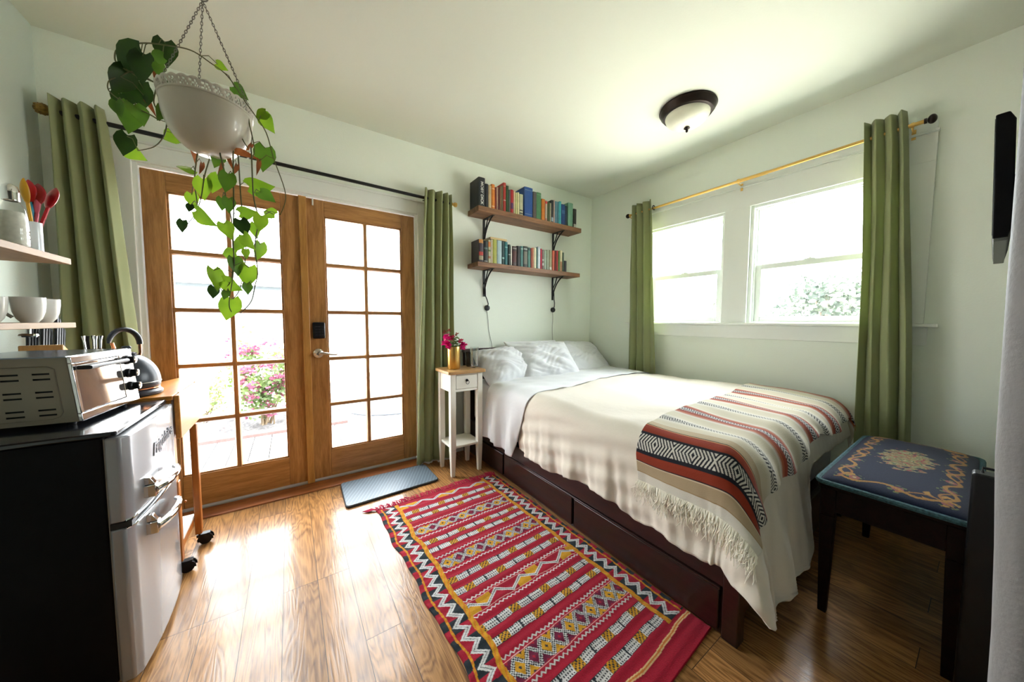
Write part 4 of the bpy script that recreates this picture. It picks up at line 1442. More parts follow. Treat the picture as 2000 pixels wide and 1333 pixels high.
U = [
 (-1.604, -1.540, 2.456, K, 'thick black box-set volume with a white title, first book on the upper shelf', 0.168, None, ('MOBY DICK', 0.036, (0.7, 0.7, 0.68))),
 (-1.539, -1.508, 2.412, (0.018, 0.022, 0.028), 'black book with a thin white line down its spine, next to the thick black volume', 0.150, [(0.0, 1.0, K)], None),
 (-1.507, -1.476, 2.408, (0.50, 0.38, 0.22), 'tan hardback left of the orange one near the start of the upper shelf', 0.140, None, None),
 (-1.475, -1.440, 2.424, (0.62, 0.20, 0.025), 'bright orange hardback near the left end of the upper shelf', 0.135, [(0.10, 0.14, (0.75, 0.5, 0.3)), (0.80, 0.84, (0.75, 0.5, 0.3))], None),
 (-1.439, -1.424, 2.405, (0.24, 0.030, 0.020), 'thin dark red book right after the bright orange hardback', 0.130, None, None),
 (-1.423, -1.406, 2.409, (0.40, 0.26, 0.20), 'thin dusty pink-brown book between two dark red ones', 0.130, None, None),
 (-1.405, -1.384, 2.402, (0.10, 0.015, 0.020), 'maroon book left of the brown pair on the upper shelf', 0.128, None, None),
 (-1.383, -1.370, 2.425, (0.30, 0.16, 0.08), 'slim brown book just left of the olive one on the upper shelf', 0.130, None, None),
 (-1.369, -1.352, 2.434, (0.12, 0.11, 0.055), 'olive book touching the tall red hardback', 0.135, None, None),
 (-1.351, -1.322, 2.466, (0.42, 0.028, 0.022), 'tall red hardback, the tallest of the reds on the upper shelf', 0.140, [(0.38, 0.42, (0.6, 0.4, 0.35)), (0.86, 0.90, (0.55, 0.2, 0.15))], None),
 (-1.321, -1.292, 2.446, (0.020, 0.075, 0.030), 'dark green hardback right of the tall red one', 0.138, None, None),
 (-1.291, -1.272, 2.416, (0.13, 0.13, 0.14), 'thin grey-violet book between the dark green and the scarlet one', 0.132, None, None),
 (-1.271, -1.238, 2.422, (0.36, 0.010, 0.015), 'scarlet book with a purple patch low on its spine', 0.132, [(0.20, 0.45, (0.06, 0.01, 0.10))], None),
 (-1.237, -1.220, 2.418, (0.64, 0.52, 0.36), 'thin cream book right of the scarlet one', 0.130, None, None),
 (-1.219, -1.196, 2.408, (0.46, 0.48, 0.20), 'pale lime book on the upper shelf, first of the pale trio before the blue volume', 0.130, None, None),
 (-1.195, -1.172, 2.414, (0.62, 0.58, 0.32), 'butter yellow book, second of the pale trio before the big blue volume', 0.130, None, None),
 (-1.171, -1.128, 2.404, (0.44, 0.46, 0.30), 'pale green-grey book with black bands low on the spine, beside the big blue volume', 0.130, [(0.08, 0.14, K), (0.22, 0.27, K)], None),
 (-1.112, -1.014, 2.486, (0.010, 0.060, 0.240), 'very thick royal blue volume, the biggest book on the upper shelf', 0.160, [(0.10, 0.11, (0.3, 0.35, 0.4)), (0.90, 0.91, (0.3, 0.35, 0.4))], None),
 (-1.008, -0.966, 2.462, (0.085, 0.065, 0.065), 'tall grey-brown hardback right of the thick blue volume', 0.140, None, None),
 (-0.965, -0.908, 2.466, (0.065, 0.190, 0.085), 'tall grass green hardback in the middle of the upper shelf', 0.140, [(0.90, 0.93, (0.15, 0.3, 0.18))], None),
 (-0.902, -0.858, 2.416, (0.56, 0.17, 0.020), 'orange-brown book right of the tall green hardback', 0.130, None, None),
 (-0.857, -0.828, 2.408, (0.46, 0.20, 0.17), 'cream book with red stripes, right of the orange-brown one', 0.128, [(0.15, 0.85, (0.50, 0.42, 0.34)), (0.86, 0.96, (0.5, 0.03, 0.03))], None),
 (-0.827, -0.796, 2.402, (0.055, 0.085, 0.035), 'dark moss green paperback in the right half of the upper shelf', 0.128, None, None),
 (-0.795, -0.778, 2.396, (0.40, 0.38, 0.26), 'thin beige paperback right of the moss green one', 0.125, None, None),
 (-0.777, -0.746, 2.430, K, 'black book with a pale blue foot to its spine, on the upper shelf', 0.130, [(0.06, 0.24, (0.35, 0.45, 0.55))], None),
 (-0.745, -0.730, 2.436, (0.62, 0.42, 0.38), 'slim salmon book between black and steel blue ones', 0.130, None, None),
 (-0.729, -0.690, 2.428, (0.085, 0.195, 0.250), 'steel blue book right of the slim salmon one', 0.130, None, None),
 (-0.689, -0.668, 2.430, (0.055, 0.240, 0.290), 'teal book squeezed between steel blue and turquoise ones', 0.130, None, None),
 (-0.667, -0.642, 2.440, (0.060, 0.420, 0.460), 'bright turquoise book on the upper shelf', 0.130, None, None),
 (-0.640, -0.586, 2.418, (0.014, 0.055, 0.190), 'navy blue book with a paler spot on the spine, right of the turquoise one', 0.130, [(0.55, 0.72, (0.05, 0.13, 0.30))], None),
 (-0.585, -0.560, 2.410, (0.022, 0.040, 0.085), 'thin dark blue book before the mint green one', 0.130, None, None),
 (-0.546, -0.474, 2.452, (0.180, 0.360, 0.260), 'thick mint green book near the right end of the upper shelf', 0.140, None, None),
 (-0.466, -0.422, 2.404, (0.014, 0.014, 0.012), 'small black book, last on the upper shelf', 0.120, [(0.02, 0.20, (0.55, 0.55, 0.50))], None),
]
for (a, b, zt, c, lab, dp, band, ti) in U:
    book(a, b, zu, zt, c, lab, GU, dp, band, title=ti)
Lw = [
 (-1.606, -1.556, 1.925, (0.030, 0.020, 0.030), 'dark paperback with an orange top, first book on the lower shelf', 0.140, [(0.10, 0.28, (0.35, 0.30, 0.18)), (0.30, 0.46, (0.45, 0.04, 0.03)), (0.84, 1.0, (0.50, 0.22, 0.05))]),
 (-1.555, -1.512, 1.918, (0.012, 0.015, 0.015), 'thick black paperback, second on the lower shelf', 0.135, [(0.62, 0.70, (0.1, 0.15, 0.14)), (0.05, 0.09, (0.4, 0.4, 0.38))]),
 (-1.511, -1.482, 1.932, (0.42, 0.40, 0.26), 'patterned cream paperback with an orange head, on the lower shelf', 0.135, [(0.70, 0.92, (0.55, 0.16, 0.04)), (0.50, 0.58, (0.08, 0.16, 0.04)), (0.20, 0.30, (0.35, 0.12, 0.05))]),
 (-1.481, -1.462, 1.940, (0.60, 0.54, 0.38), 'slim ivory book left of the moss-and-lime one on the lower shelf', 0.135, None),
 (-1.461, -1.418, 1.944, (0.34, 0.35, 0.06), 'lime yellow book with moss green edges on the lower shelf', 0.140, [(0.0, 0.02, (0.06, 0.14, 0.02))]),
 (-1.417, -1.366, 1.942, (0.34, 0.46, 0.50), 'pale sky blue book on the lower shelf', 0.140, None),
 (-1.365, -1.336, 1.940, (0.008, 0.040, 0.040), 'very dark green book right of the pale blue one', 0.138, [(0.25, 0.32, (0.25, 0.45, 0.42))]),
 (-1.335, -1.300, 1.938, (0.012, 0.120, 0.130), 'deep teal book under the paperback that lies on its side', 0.138, [(0.75, 0.80, (0.2, 0.4, 0.4))]),
 (-1.296, -1.268, 1.920, (0.020, 0.035, 0.030), 'charcoal book with small white marks near the left third of the lower shelf', 0.132, [(0.50, 0.54, (0.45, 0.45, 0.42))]),
 (-1.267, -1.252, 1.908, (0.62, 0.60, 0.54), 'very thin white book before the maroon-black pair', 0.130, None),
 (-1.248, -1.198, 1.912, (0.035, 0.010, 0.010), 'thick maroon-black book with reddish lettering on the lower shelf', 0.135, [(0.2, 0.75, (0.07, 0.012, 0.010)), (0.86, 0.92, (0.25, 0.25, 0.22))]),
 (-1.197, -1.156, 1.920, (0.010, 0.010, 0.012), 'plain jet black hardback in the middle of the lower shelf', 0.140, None),
 (-1.155, -1.124, 1.924, (0.060, 0.180, 0.170), 'sea green speckled book, first of three similar ones', 0.135, [(0.84, 0.90, (0.35, 0.45, 0.42))]),
 (-1.123, -1.070, 1.928, (0.030, 0.034, 0.030), 'thick black book with pale speckled lettering between two sea green ones', 0.138, [(0.15, 0.75, (0.14, 0.14, 0.11)), (0.84, 0.90, (0.35, 0.40, 0.38))]),
 (-1.069, -1.034, 1.922, (0.070, 0.200, 0.165), 'sea green book with a dark head, third of the three similar ones', 0.135, [(0.86, 0.98, (0.02, 0.05, 0.05))]),
 (-1.033, -1.016, 1.920, (0.28, 0.040, 0.025), 'thin brick red book left of the coral one on the lower shelf', 0.130, None),
 (-1.015, -0.996, 1.926, (0.58, 0.22, 0.13), 'thin coral book right of the brick red one', 0.130, None),
 (-0.995, -0.962, 1.930, (0.62, 0.58, 0.40), 'cream book with a green edge at the middle of the lower shelf', 0.132, None),
 (-0.961, -0.946, 1.934, (0.05, 0.16, 0.14), 'thin bottle green book just left of the bluish white one', 0.132, None),
 (-0.945, -0.912, 1.946, (0.60, 0.64, 0.70), 'bluish white book, brightest on the lower shelf', 0.138, None),
 (-0.911, -0.892, 1.930, (0.50, 0.020, 0.060), 'crimson book right of the bluish white one', 0.132, None),
 (-0.891, -0.864, 1.922, (0.20, 0.14, 0.12), 'brown paperback with white marks right of the crimson book', 0.130, [(0.20, 0.32, (0.6, 0.6, 0.55)), (0.45, 0.52, (0.6, 0.6, 0.55))]),
 (-0.863, -0.836, 1.920, (0.36, 0.46, 0.36), 'pale sage book in the right half of the lower shelf', 0.130, None),
 (-0.835, -0.796, 1.926, (0.25, 0.29, 0.20), 'grey-olive paperback right of the pale sage book', 0.135, None),
 (-0.795, -0.760, 1.930, (0.30, 0.28, 0.16), 'khaki paperback with a white foot, touching the orange-red book', 0.138, [(0.04, 0.16, (0.6, 0.6, 0.55))]),
 (-0.758, -0.722, 1.932, (0.46, 0.075, 0.030), 'orange-red paperback in the right part of the lower shelf', 0.135, None),
 (-0.721, -0.700, 1.936, (0.12, 0.012, 0.014), 'thin wine red book right of the orange-red paperback', 0.132, None),
 (-0.699, -0.676, 1.938, (0.40, 0.018, 0.020), 'ruby red book left of the leaf green one on the lower shelf', 0.132, None),
 (-0.675, -0.652, 1.936, (0.060, 0.170, 0.030), 'leaf green book near the right end of the lower shelf', 0.132, None),
 (-0.651, -0.618, 1.944, (0.60, 0.54, 0.33), 'cream book with a russet foot near the right end of the lower shelf', 0.138, [(0.02, 0.48, (0.40, 0.20, 0.10))]),
 (-0.617, -0.594, 1.928, (0.050, 0.100, 0.060), 'dark fern green book before the small black one', 0.130, None),
 (-0.592, -0.556, 1.846, (0.010, 0.010, 0.012), 'small low black book at the right end of the lower shelf', 0.120, None),
]
for (a, b, zt, c, lab, dp, band) in Lw:
    book(a, b, zl, zt, c, lab, GL, dp, band)
# paperback lying on top of the row
fb = empty('book', (-1.400, -0.112, 1.9445), 'tan paperback lying flat on top of the row on the lower shelf', 'book', GL)
put('cover', MB().box(-0.088, -0.064, 0, 0.088, 0.064, 0.0014).box(-0.088, -0.064, 0.016, 0.088, 0.064, 0.0174).box(-0.088, -0.0655, 0.0, 0.088, -0.0640, 0.0174), plain('book_cover', (0.52, 0.38, 0.18), 0.5), fb, local=True)
put('pages', MB().box(-0.086, -0.0638, 0.0015, 0.086, 0.062, 0.0159), MT['pages'], fb, local=True)

# ================================================================== WALL READING LAMPS
for (x, lab, dx) in ((-1.4255, 'black wall reading lamp with a round base under the left shelf bracket, cord running down', 0.058), (-0.5935, 'black wall reading lamp with a round base under the right shelf bracket, cord running down', 0.0)):
    wl = empty('wall_lamp', (x, -0.001, 1.336), lab, 'lamp', 'wall lamps under the shelf brackets')
    put('lamp_base', MB().lathe([(0.0, 0.0), (0.0275, 0.0), (0.0275, 0.012), (0.024, 0.019), (0.010, 0.021), (0.0, 0.021)], (x, -0.0008, 1.336), 28, 'Y'), MT['black_metal'], wl)
    xs = -1.455 if dx else -0.598
    pts = [(x, -0.020, 1.345), (x - 0.002, -0.034, 1.375), (x * 0.5 + xs * 0.5, -0.036, 1.41), (xs, -0.030, 1.448), (xs, -0.026, 1.52)]
    put('gooseneck', MB().tube(pts, 0.0048, 10), MT['black_metal'], wl)
    c = [(x, -0.004, 1.312)]
    for i in range(1, 12):
        t = i / 11
        c.append((x + dx * t ** 1.3 + 0.004 * math.sin(t * 9), -0.004, 1.312 - 0.368 * t))
    put('power_cord', MB().tube(c, 0.0016, 6), MT['black_plastic'], wl)

# ================================================================== CEILING LIGHT
cl = empty('ceiling_light', (-0.722, -1.500, H), 'flush ceiling light with a dark bronze ring and frosted glass bowl', 'ceiling light')
cx_, cy_ = -0.722, -1.500
put('fixture_ring', MB().lathe([(0.172, H - 0.0005), (0.176, H - 0.010), (0.168, H - 0.020), (0.166, H - 0.030), (0.156, H - 0.036), (0.152, H - 0.048), (0.140, H - 0.052), (0.132, H - 0.050), (0.132, H - 0.02), (0.0, H - 0.02)], (cx_, cy_, 0), 64, cap0=True, cap1=False), MT['bronze'], cl, angle=50)
MT['frosted'] = plain('frosted_white_glass', (0.80, 0.80, 0.66), 0.35, var=0.06, vscale=12)
bowl = [(0.136, H - 0.047)]
for i in range(1, 13):
    a = (pi / 2) * i / 12
    bowl.append((0.136 * math.cos(a) + 0.001, H - 0.047 - 0.082 * math.sin(a)))
put('glass_bowl', MB().lathe(bowl, (cx_, cy_, 0), 64, cap0=False), MT['frosted'], cl, angle=80)
put('finial', MB().lathe([(0.0, H - 0.124), (0.016, H - 0.129), (0.020, H - 0.134), (0.012, H - 0.140), (0.006, H - 0.146), (0.009, H - 0.152), (0.004, H - 0.160), (0.0, H - 0.162)], (cx_, cy_, 0), 24), MT['bronze'], cl)

# ================================================================== TELEVISION on the alcove wall
tv = empty('television', (-0.980, -2.772, 1.630), 'slim black television tilted forward on a wall bracket, seen edge-on', 'television')
tv.rotation_euler = (RX(-2.0), 0, 0)
m = MB().prism([(0.055, -0.175), (0.055, 0.175), (0.032, 0.175), (0.022, 0.150), (0.022, -0.135), (0.030, -0.175)], 'X', -0.325, 0.325)
put('housing', m, plain('tv_black_shell', (0.003, 0.003, 0.0035), 0.6, spec=0.1), tv, local=True, bevel=0.003)
put('screen', MB().box(-0.312, 0.0552, -0.165, 0.312, 0.0562, 0.168), plain('tv_screen', (0.008, 0.009, 0.010), 0.08), tv, local=True)
put('bottom_bezel', MB().box(-0.322, 0.030, -0.184, 0.322, 0.054, -0.1752), plain('grey_bezel', (0.06, 0.065, 0.06), 0.4), tv, local=True, bevel=0.002)
m = MB().box(-0.06, -0.006, -0.06, 0.06, 0.0218, 0.06).tube([(0, 0, 0), (-0.12, -0.03, 0.01), (-0.02, -0.098, 0.0)], 0.010, 8).box(-0.05, -0.106, -0.09, 0.05, -0.098, 0.09)
put('wall_mount', m, MT['black_metal'], tv, local=True)
m = MB().tube([(-0.25, 0.003, 0.08), (-0.29, -0.01, 0.075), (-0.30, -0.012, 0.0), (-0.27, -0.014, -0.12), (-0.20, -0.012, -0.20)], 0.0025, 6)
put('cable', m, MT['black_plastic'], tv, local=True)

# ================================================================== UPHOLSTERED BENCH
bx0, bx1, by0, by1 = -1.205, -0.300, -2.742, -2.362
be = empty('bench', ((bx0 + bx1) / 2, (by0 + by1) / 2, 0), 'dark mahogany piano bench with a navy floral needlepoint seat beside the foot of the bed', 'bench')
MT['mahogany'] = wood('dark_mahogany', (0.004, 0.001, 0.0008), (0.014, 0.003, 0.002), 'X', 0.5, 8, coat=0.0, spec=0.15)
for (x, y) in ((bx0 + 0.032, by1 - 0.032), (bx1 - 0.032, by1 - 0.032), (bx0 + 0.032, by0 + 0.032), (bx1 - 0.032, by0 + 0.032)):
    put('leg', MB().taper(x, y, 0.0, 0.42, 0.026, 0.026, 0.046, 0.046).taper(x, y, 0.4199, 0.535, 0.046, 0.046, 0.046, 0.046), MT['mahogany'], be, bevel=0.003)
m = MB().box(bx0 + 0.014, by0 + 0.055, 0.44, bx0 + 0.032, by1 - 0.055, 0.535).box(bx1 - 0.032, by0 + 0.055, 0.44, bx1 - 0.014, by1 - 0.055, 0.535)
m.box(bx0 + 0.055, by0 + 0.014, 0.44, bx1 - 0.055, by0 + 0.032, 0.535).box(bx0 + 0.055, by1 - 0.032, 0.44, bx1 - 0.055, by1 - 0.014, 0.535)
put('apron', m, MT['mahogany'], be, bevel=0.002)
put('seat_frame', MB().prism(rounded([(bx0, by0), (bx1, by0), (bx1, by1), (bx0, by1)], 0.02), 'Z', 0.536, 0.551), MT['mahogany'], be, bevel=0.003)
# teal gimp braid round the seat
rim = rounded([(bx0 - 0.001, by0 - 0.001), (bx1 + 0.001, by0 - 0.001), (bx1 + 0.001, by1 + 0.001), (bx0 - 0.001, by1 + 0.001)], 0.030)
pts = [(x, y, 0.560) for x, y in rim]; pts.append(pts[0]); pts.append(pts[1])
put('braid_trim', MB().tube(pts, 0.0105, 8), plain('teal_braid', (0.035, 0.095, 0.115), 0.85, var=0.5, vscale=150), be)
NX, NY = 380, 180
LX, LY = bx1 - bx0, by1 - by0
def seat_col(u, v):
    """u along the bench, v across, in metres from the near left corner"""
    navy = (0.010, 0.017, 0.050)
    x, y = u - LX / 2, v - LY / 2
    # scroll border
    bu, bv = min(u, LX - u), min(v, LY - v)
    # central bouquet
    rr2 = (x / 0.175) ** 2 + (y / 0.085) ** 2
    n = wave_noise(u * 26, v * 30, 4) + 0.5 * wave_noise(u * 60, v * 63, 9)
    if rr2 + n * 0.55 < 0.80:
        k = int((math.sin(u * 95 + 2.0) + math.sin(v * 120 + u * 33) + n) * 2.0)
        pal = [(0.34, 0.26, 0.12), (0.32, 0.045, 0.065), (0.26, 0.13, 0.08), (0.20, 0.26, 0.12), (0.42, 0.32, 0.20), (0.09, 0.15, 0.08)]
        return pal[k % 6]
    e = None
    ph = u if bv < bu else v
    d = bv if bv < bu else bu
    w1_ = 0.055 + 0.016 * math.sin(ph * 38)
    if abs(d - w1_) < 0.0060: return (0.42, 0.21, 0.055)
    w2_ = 0.058 - 0.020 * math.sin(ph * 38 + 0.8)
    if abs(d - w2_) < 0.0040 and math.sin(ph * 19) > -0.2: return (0.36, 0.16, 0.05)
    # flowers on the border
    L_ = LX if bv < bu else LY
    c0 = (ph / 0.115) % 1.0 - 0.5
    q = math.hypot(c0 * 0.115, d - 0.060)
    if q < 0.016 and bv + bu > 0.1:
        return (0.30, 0.10, 0.10) if q > 0.006 else (0.45, 0.36, 0.18)
    if q < 0.030 and math.sin(ph * 190) * math.sin(d * 230) > 0.25: return (0.13, 0.17, 0.07)
    cq = math.hypot(u - min(max(u, 0.085), LX - 0.085), v - min(max(v, 0.085), LY - 0.085))
    hyp = math.hypot(min(u, LX - u) - 0.075, min(v, LY - v) - 0.075)
    if hyp < 0.045 and math.sin(math.atan2(v - 0.07, u - 0.07) * 5 + hyp * 80) > 0.35: return (0.46, 0.24, 0.06)
    return navy
verts = np.empty(((NX + 1) * (NY + 1), 3)); cols = np.ones(((NX + 1) * (NY + 1), 4))
q = 0
for j in range(NY + 1):
    for i in range(NX + 1):
        s, t = i / NX, j / NY
        X_, Y_ = s * 2 - 1, t * 2 - 1
        e = (max(0, 1 - abs(X_) ** 9) * max(0, 1 - abs(Y_) ** 6)) ** 0.45
        # keep the corners rounded
        cx2 = 0.5 * (bx0 + bx1) + X_ * (LX / 2 - 0.004) * (1 - 0.010 * Y_ ** 8)
        cy2 = 0.5 * (by0 + by1) + Y_ * (LY / 2 - 0.004) * (1 - 0.020 * X_ ** 16)
        z = 0.558 + 0.036 * e + 0.012 * (1 - X_ ** 2) * (1 - Y_ ** 2)
        verts[q] = (cx2, cy2, z)
        n = 1 + rr.uniform(-0.2, 0.2)
        cols[q, :3] = [0.7 * k * n for k in seat_col(s * LX, t * LY)]
        q += 1
MT['needlepoint'] = woven('needlepoint', 0.9, 0.4, 380, 0.1)
me = color_mesh('seat', verts, NX, NY, cols, MT['needlepoint'], tuple(be.location))
o = bpy.data.objects.new('seat', me); COL.objects.link(o); o.parent = be

# dark case guessed for the black gap at the near end of the bench
case = empty('dark_slab', (-1.245, -2.768, 0), 'slim black upright slab standing between the end of the bench and the white partition', 'case')
put('slab_body', MB().prism(rounded([(-0.028, -0.044), (0.028, -0.044), (0.028, 0.044), (-0.028, 0.044)], 0.012), 'Z', 0.0, 0.75), MT['black_plastic'], case, local=True, bevel=0.006)
put('slab_loop', MB().tube([(0, -0.025, 0.749), (0, -0.025, 0.765), (0, 0.025, 0.765), (0, 0.025, 0.749)], 0.004, 8), MT['black_plastic'], case, local=True)

# ================================================================== MINI FRIDGE
FA = 0.0
fg = empty('mini_fridge', (-3.424, -0.945, 0), 'retro silver two-door mini fridge with a black body and chrome handles', 'fridge')
fg.rotation_euler = (0, 0, -FA)
W2 = 0.258
MT['fridge_black'] = plain('black_fridge_steel', (0.0025, 0.0025, 0.003), 0.5, spec=0.12)
MT['fridge_top'] = plain('glossy_black_top', (0.010, 0.012, 0.016), 0.16, coat=0.5)
MT['silver'] = plain('silver_fridge_enamel', (0.27, 0.275, 0.29), 0.27, 0.35, coat=0.4)
put('cabinet', MB().box(-0.52, -W2 + 0.004, 0.031, -0.062, W2 - 0.004, 0.842), MT['fridge_black'], fg, local=True, bevel=0.004)
put('top_panel', MB().prism(rounded([(-0.52, -W2), (-0.030, -W2), (-0.030, W2), (-0.52, W2)], 0.012), 'Z', 0.8425, 0.858), MT['fridge_top'], fg, local=True, bevel=0.004)
def fdoor(z0, z1):
    n = 28
    prof = [(-0.058, -W2)]
    for i in range(n + 1):
        t = i / n * 2 - 1
        y = t * W2
        x = -0.014 + 0.018 * (1 - abs(t) ** 2.2) - 0.012 * max(0, abs(t) - 0.93) / 0.07
        prof.append((x, y))
    prof.append((-0.058, W2))
    return MB().prism(prof, 'Z', z0, z1)
d1 = put('freezer_door', fdoor(0.560, 0.838), MT['silver'], fg, local=True, bevel=0.006)
d2 = put('fridge_door', fdoor(0.022, 0.540), MT['silver'], fg, local=True, bevel=0.006)
put('door_gasket', MB().box(-0.0615, -W2 + 0.008, 0.030, -0.0585, W2 - 0.008, 0.836), plain('grey_gasket', (0.30, 0.30, 0.28), 0.6), fg, local=True)
m = MB().box(-0.057, -W2 + 0.001, 0.5405, -0.010, W2 - 0.001, 0.5595)
put('door_gap', m, MT['black_plastic'], fg, local=True)
def strip(z):
    pts = []
    for i in range(25):
        t = i / 24 * 2 - 1
        pts.append((-0.0115 + 0.018 * (1 - abs(t) ** 2.2) - 0.012 * max(0, abs(t) - 0.93) / 0.07, t * (W2 - 0.002), z))
    return MB().tube(pts, 0.0028, 6)
put('chrome_strip', strip(0.5625), MT['chrome'], d1, local=True)
put('chrome_strip', strip(0.5375), MT['chrome'], d2, local=True)
for (z, dd) in ((0.612, d1), (0.478, d2)):
    m = MB()
    y0 = -0.150
    m.box(-0.012, y0 - 0.020, z - 0.022, 0.026, y0 + 0.014, z + 0.020)
    pts = [(0.022, y0 - 0.014, z), (0.034, y0 + 0.02, z), (0.043, y0 + 0.06, z + 0.001), (0.047, y0 + 0.11, z + 0.002), (0.044, y0 + 0.16, z + 0.002), (0.036, y0 + 0.20, z), (0.020, y0 + 0.215, z)]
    vs = []
    m.tube(pts, [0.011, 0.0125, 0.012, 0.011, 0.0095, 0.008, 0.006], 12, flat=1.25)
    h = put('door_handle', m, MT['chrome'], dd, local=True, bevel=0.0025)
    h['label'] = 'chrome door handle'
    m = MB().prism([(-0.010, z + 0.021), (0.024, z + 0.021), (0.012, z + 0.045), (-0.010, z + 0.050)], 'Y', y0 - 0.014, y0 + 0.008)
    put('handle_mount', m, MT['chrome'], dd, local=True, bevel=0.002)
mt_ = Matrix.Translation((0.0035, 0.030, 0.738)) @ Matrix.Rotation(pi / 2, 4, 'Z') @ Matrix.Rotation(pi / 2, 4, 'X') @ Matrix.Rotation(0.10, 4, 'Z')
lettering('logo_lettering', 'Frigidaire', 0.062, plain('dark_chrome', (0.10, 0.10, 0.11), 0.2, 0.9), d1, mt_, shear=0.35, extrude=0.0016, bold=0.0005)
put('foot', MB().lathe([(0.018, 0), (0.018, 0.031)], (-0.09, -0.19, 0), 16).lathe([(0.018, 0), (0.018, 0.031)], (-0.09, 0.19, 0), 16).lathe([(0.018, 0), (0.018, 0.031)], (-0.47, -0.19, 0), 16).lathe([(0.018, 0), (0.018, 0.031)], (-0.47, 0.19, 0), 16), MT['black_plastic'], fg, local=True)

# ================================================================== TOASTER OVEN
to = empty('toaster_oven', (-3.578, -1.055, 0.8585), 'stainless toaster oven with vented side and black knobs standing on the fridge', 'toaster oven')
to.rotation_euler = (0, 0, -math.radians(6.0))
MT['steel'] = plain('brushed_steel', (0.28, 0.245, 0.19), 0.42, 0.7, bump=0.1, bscale=200, stretch=(1, 1, 12))
MT['steel_top'] = plain('dark_steel_top', (0.22, 0.24, 0.27), 0.25, 0.9)
TL, TD, TZ0, TZ1 = 0.355, 0.30, 0.014, 0.229
sl = 0.018
# side plate facing the camera with its slots cut out
def side_plate(y, t, name):
    bm = bmesh.new()
    # build a grid plate with holes for the vents
    slots = []
    for cxs in (-0.128, -0.062):
        for cz in (0.052, 0.110, 0.168):
            for dz in (-0.0085, 0.0085):
                xo = cxs + 0.0
                slots.append((xo - 0.019, xo + 0.019, cz + dz - 0.0028, cz + dz + 0.0028))
    xs = sorted({-TD, 0.0} | {a for s_ in slots for a in s_[:2]})
    zs = sorted({TZ0, TZ1} | {a for s_ in slots for a in s_[2:]})
    vs, fs = [], []
    idx = {}
    def vid(x, z, yy):
        k = (x, z, yy)
        if k not in idx:
            idx[k] = len(vs)
            f = (z - TZ0) / (TZ1 - TZ0)
            vs.append((x - sl * f * max(0, (x + TD) / TD), yy, z))
        return idx[k]
    for i in range(len(xs) - 1):
        for j in range(len(zs) - 1):
            mx_, mz_ = (xs[i] + xs[i + 1]) / 2, (zs[j] + zs[j + 1]) / 2
            if any(a < mx_ < b and c < mz_ < d for a, b, c, d in slots): continue
            for yy in (y, y + t):
                fs.append((vid(xs[i], zs[j], yy), vid(xs[i + 1], zs[j], yy), vid(xs[i + 1], zs[j + 1], yy), vid(xs[i], zs[j + 1], yy)))
    bm.free()
    return put(name, MB().add(vs, fs), MT['steel'], to, local=True, smooth=False)
side_plate(0.0, 0.0015, 'side_panel')
put('inner_liner', MB().prism([(-TD + 0.004, TZ0 + 0.004), (-0.012, TZ0 + 0.004), (-sl - 0.012, TZ1 - 0.004), (-TD + 0.004, TZ1 - 0.004)], 'Y', 0.006, TL - 0.004), MT['black_plastic'], to, local=True) if False else None
def xz(poly, y0, y1):
    m = MB()
    n = len(poly)
    vs = [(x, y0, z) for x, z in poly] + [(x, y1, z) for x, z in poly]
    fs = [tuple(range(n)), tuple(range(2 * n - 1, n - 1, -1))] + [(i, (i + 1) % n, n + (i + 1) % n, n + i) for i in range(n)]
    return m.add(vs, fs)
put('inner_liner', xz([(-TD + 0.006, TZ0 + 0.006), (-0.016, TZ0 + 0.006), (-sl - 0.016, TZ1 - 0.006), (-TD + 0.006, TZ1 - 0.006)], 0.010, TL - 0.006), MT['black_plastic'], to, local=True)
put('shell', xz([(-TD, TZ0), (-0.006, TZ0), (-0.006, TZ0 + 0.002), (-TD, TZ0 + 0.002)], 0.002, TL), MT['steel'], to, local=True)
put('shell', xz([(-TD, TZ1 - 0.002), (-sl + 0.002, TZ1 - 0.002), (-sl, TZ1 + 0.002), (-TD, TZ1 + 0.002)], -0.001, TL + 0.001), MT['steel_top'], to, local=True)
put('side_panel', xz([(-TD, TZ0), (0.0, TZ0), (-sl, TZ1), (-TD, TZ1)], TL - 0.0015, TL), MT['steel'], to, local=True)
put('pressed_border', MB().tube([(-0.300, -0.0006, 0.200), (-0.058, -0.0006, 0.200), (-0.044, -0.0006, 0.190), (-0.032, -0.0006, 0.050), (-0.038, -0.0006, 0.036), (-0.052, -0.0006, 0.030), (-0.300, -0.0006, 0.030)], 0.0016, 6), MT['steel'], to, local=True)
def front(y0, y1, f0, f1, thick, name, mat, bev=0.0, off=0.0):
    """panel on the sloping front, f in 0..1 up the slope"""
    def P(f, o): return (-sl * f + off + o, TZ0 + (TZ1 - TZ0) * f)
    a, b = P(f0, 0), P(f1, 0); c, d = P(f1, thick), P(f0, thick)
    return put(name, xz([a, b, c, d], y0, y1), mat, to, local=True, bevel=bev)
front(0.0, TL, 0.0, 0.12, 0.010, 'front_frame', MT['chrome'], 0.002)
front(0.0, TL, 0.90, 1.0, 0.010, 'front_frame', MT['chrome'], 0.002)
front(0.0, 0.014, 0.12, 0.90, 0.010, 'front_frame', MT['chrome'], 0.002)
front(0.268, TL, 0.12, 0.90, 0.009, 'control_panel', plain('polished_steel_panel', (0.5, 0.48, 0.45), 0.15, 1.0), 0.001)
front(0.016, 0.266, 0.13, 0.89, 0.005, 'glass_door', plain('mirror_oven_glass', (0.55, 0.50, 0.46), 0.05, 0.9), 0.001, 0.002)
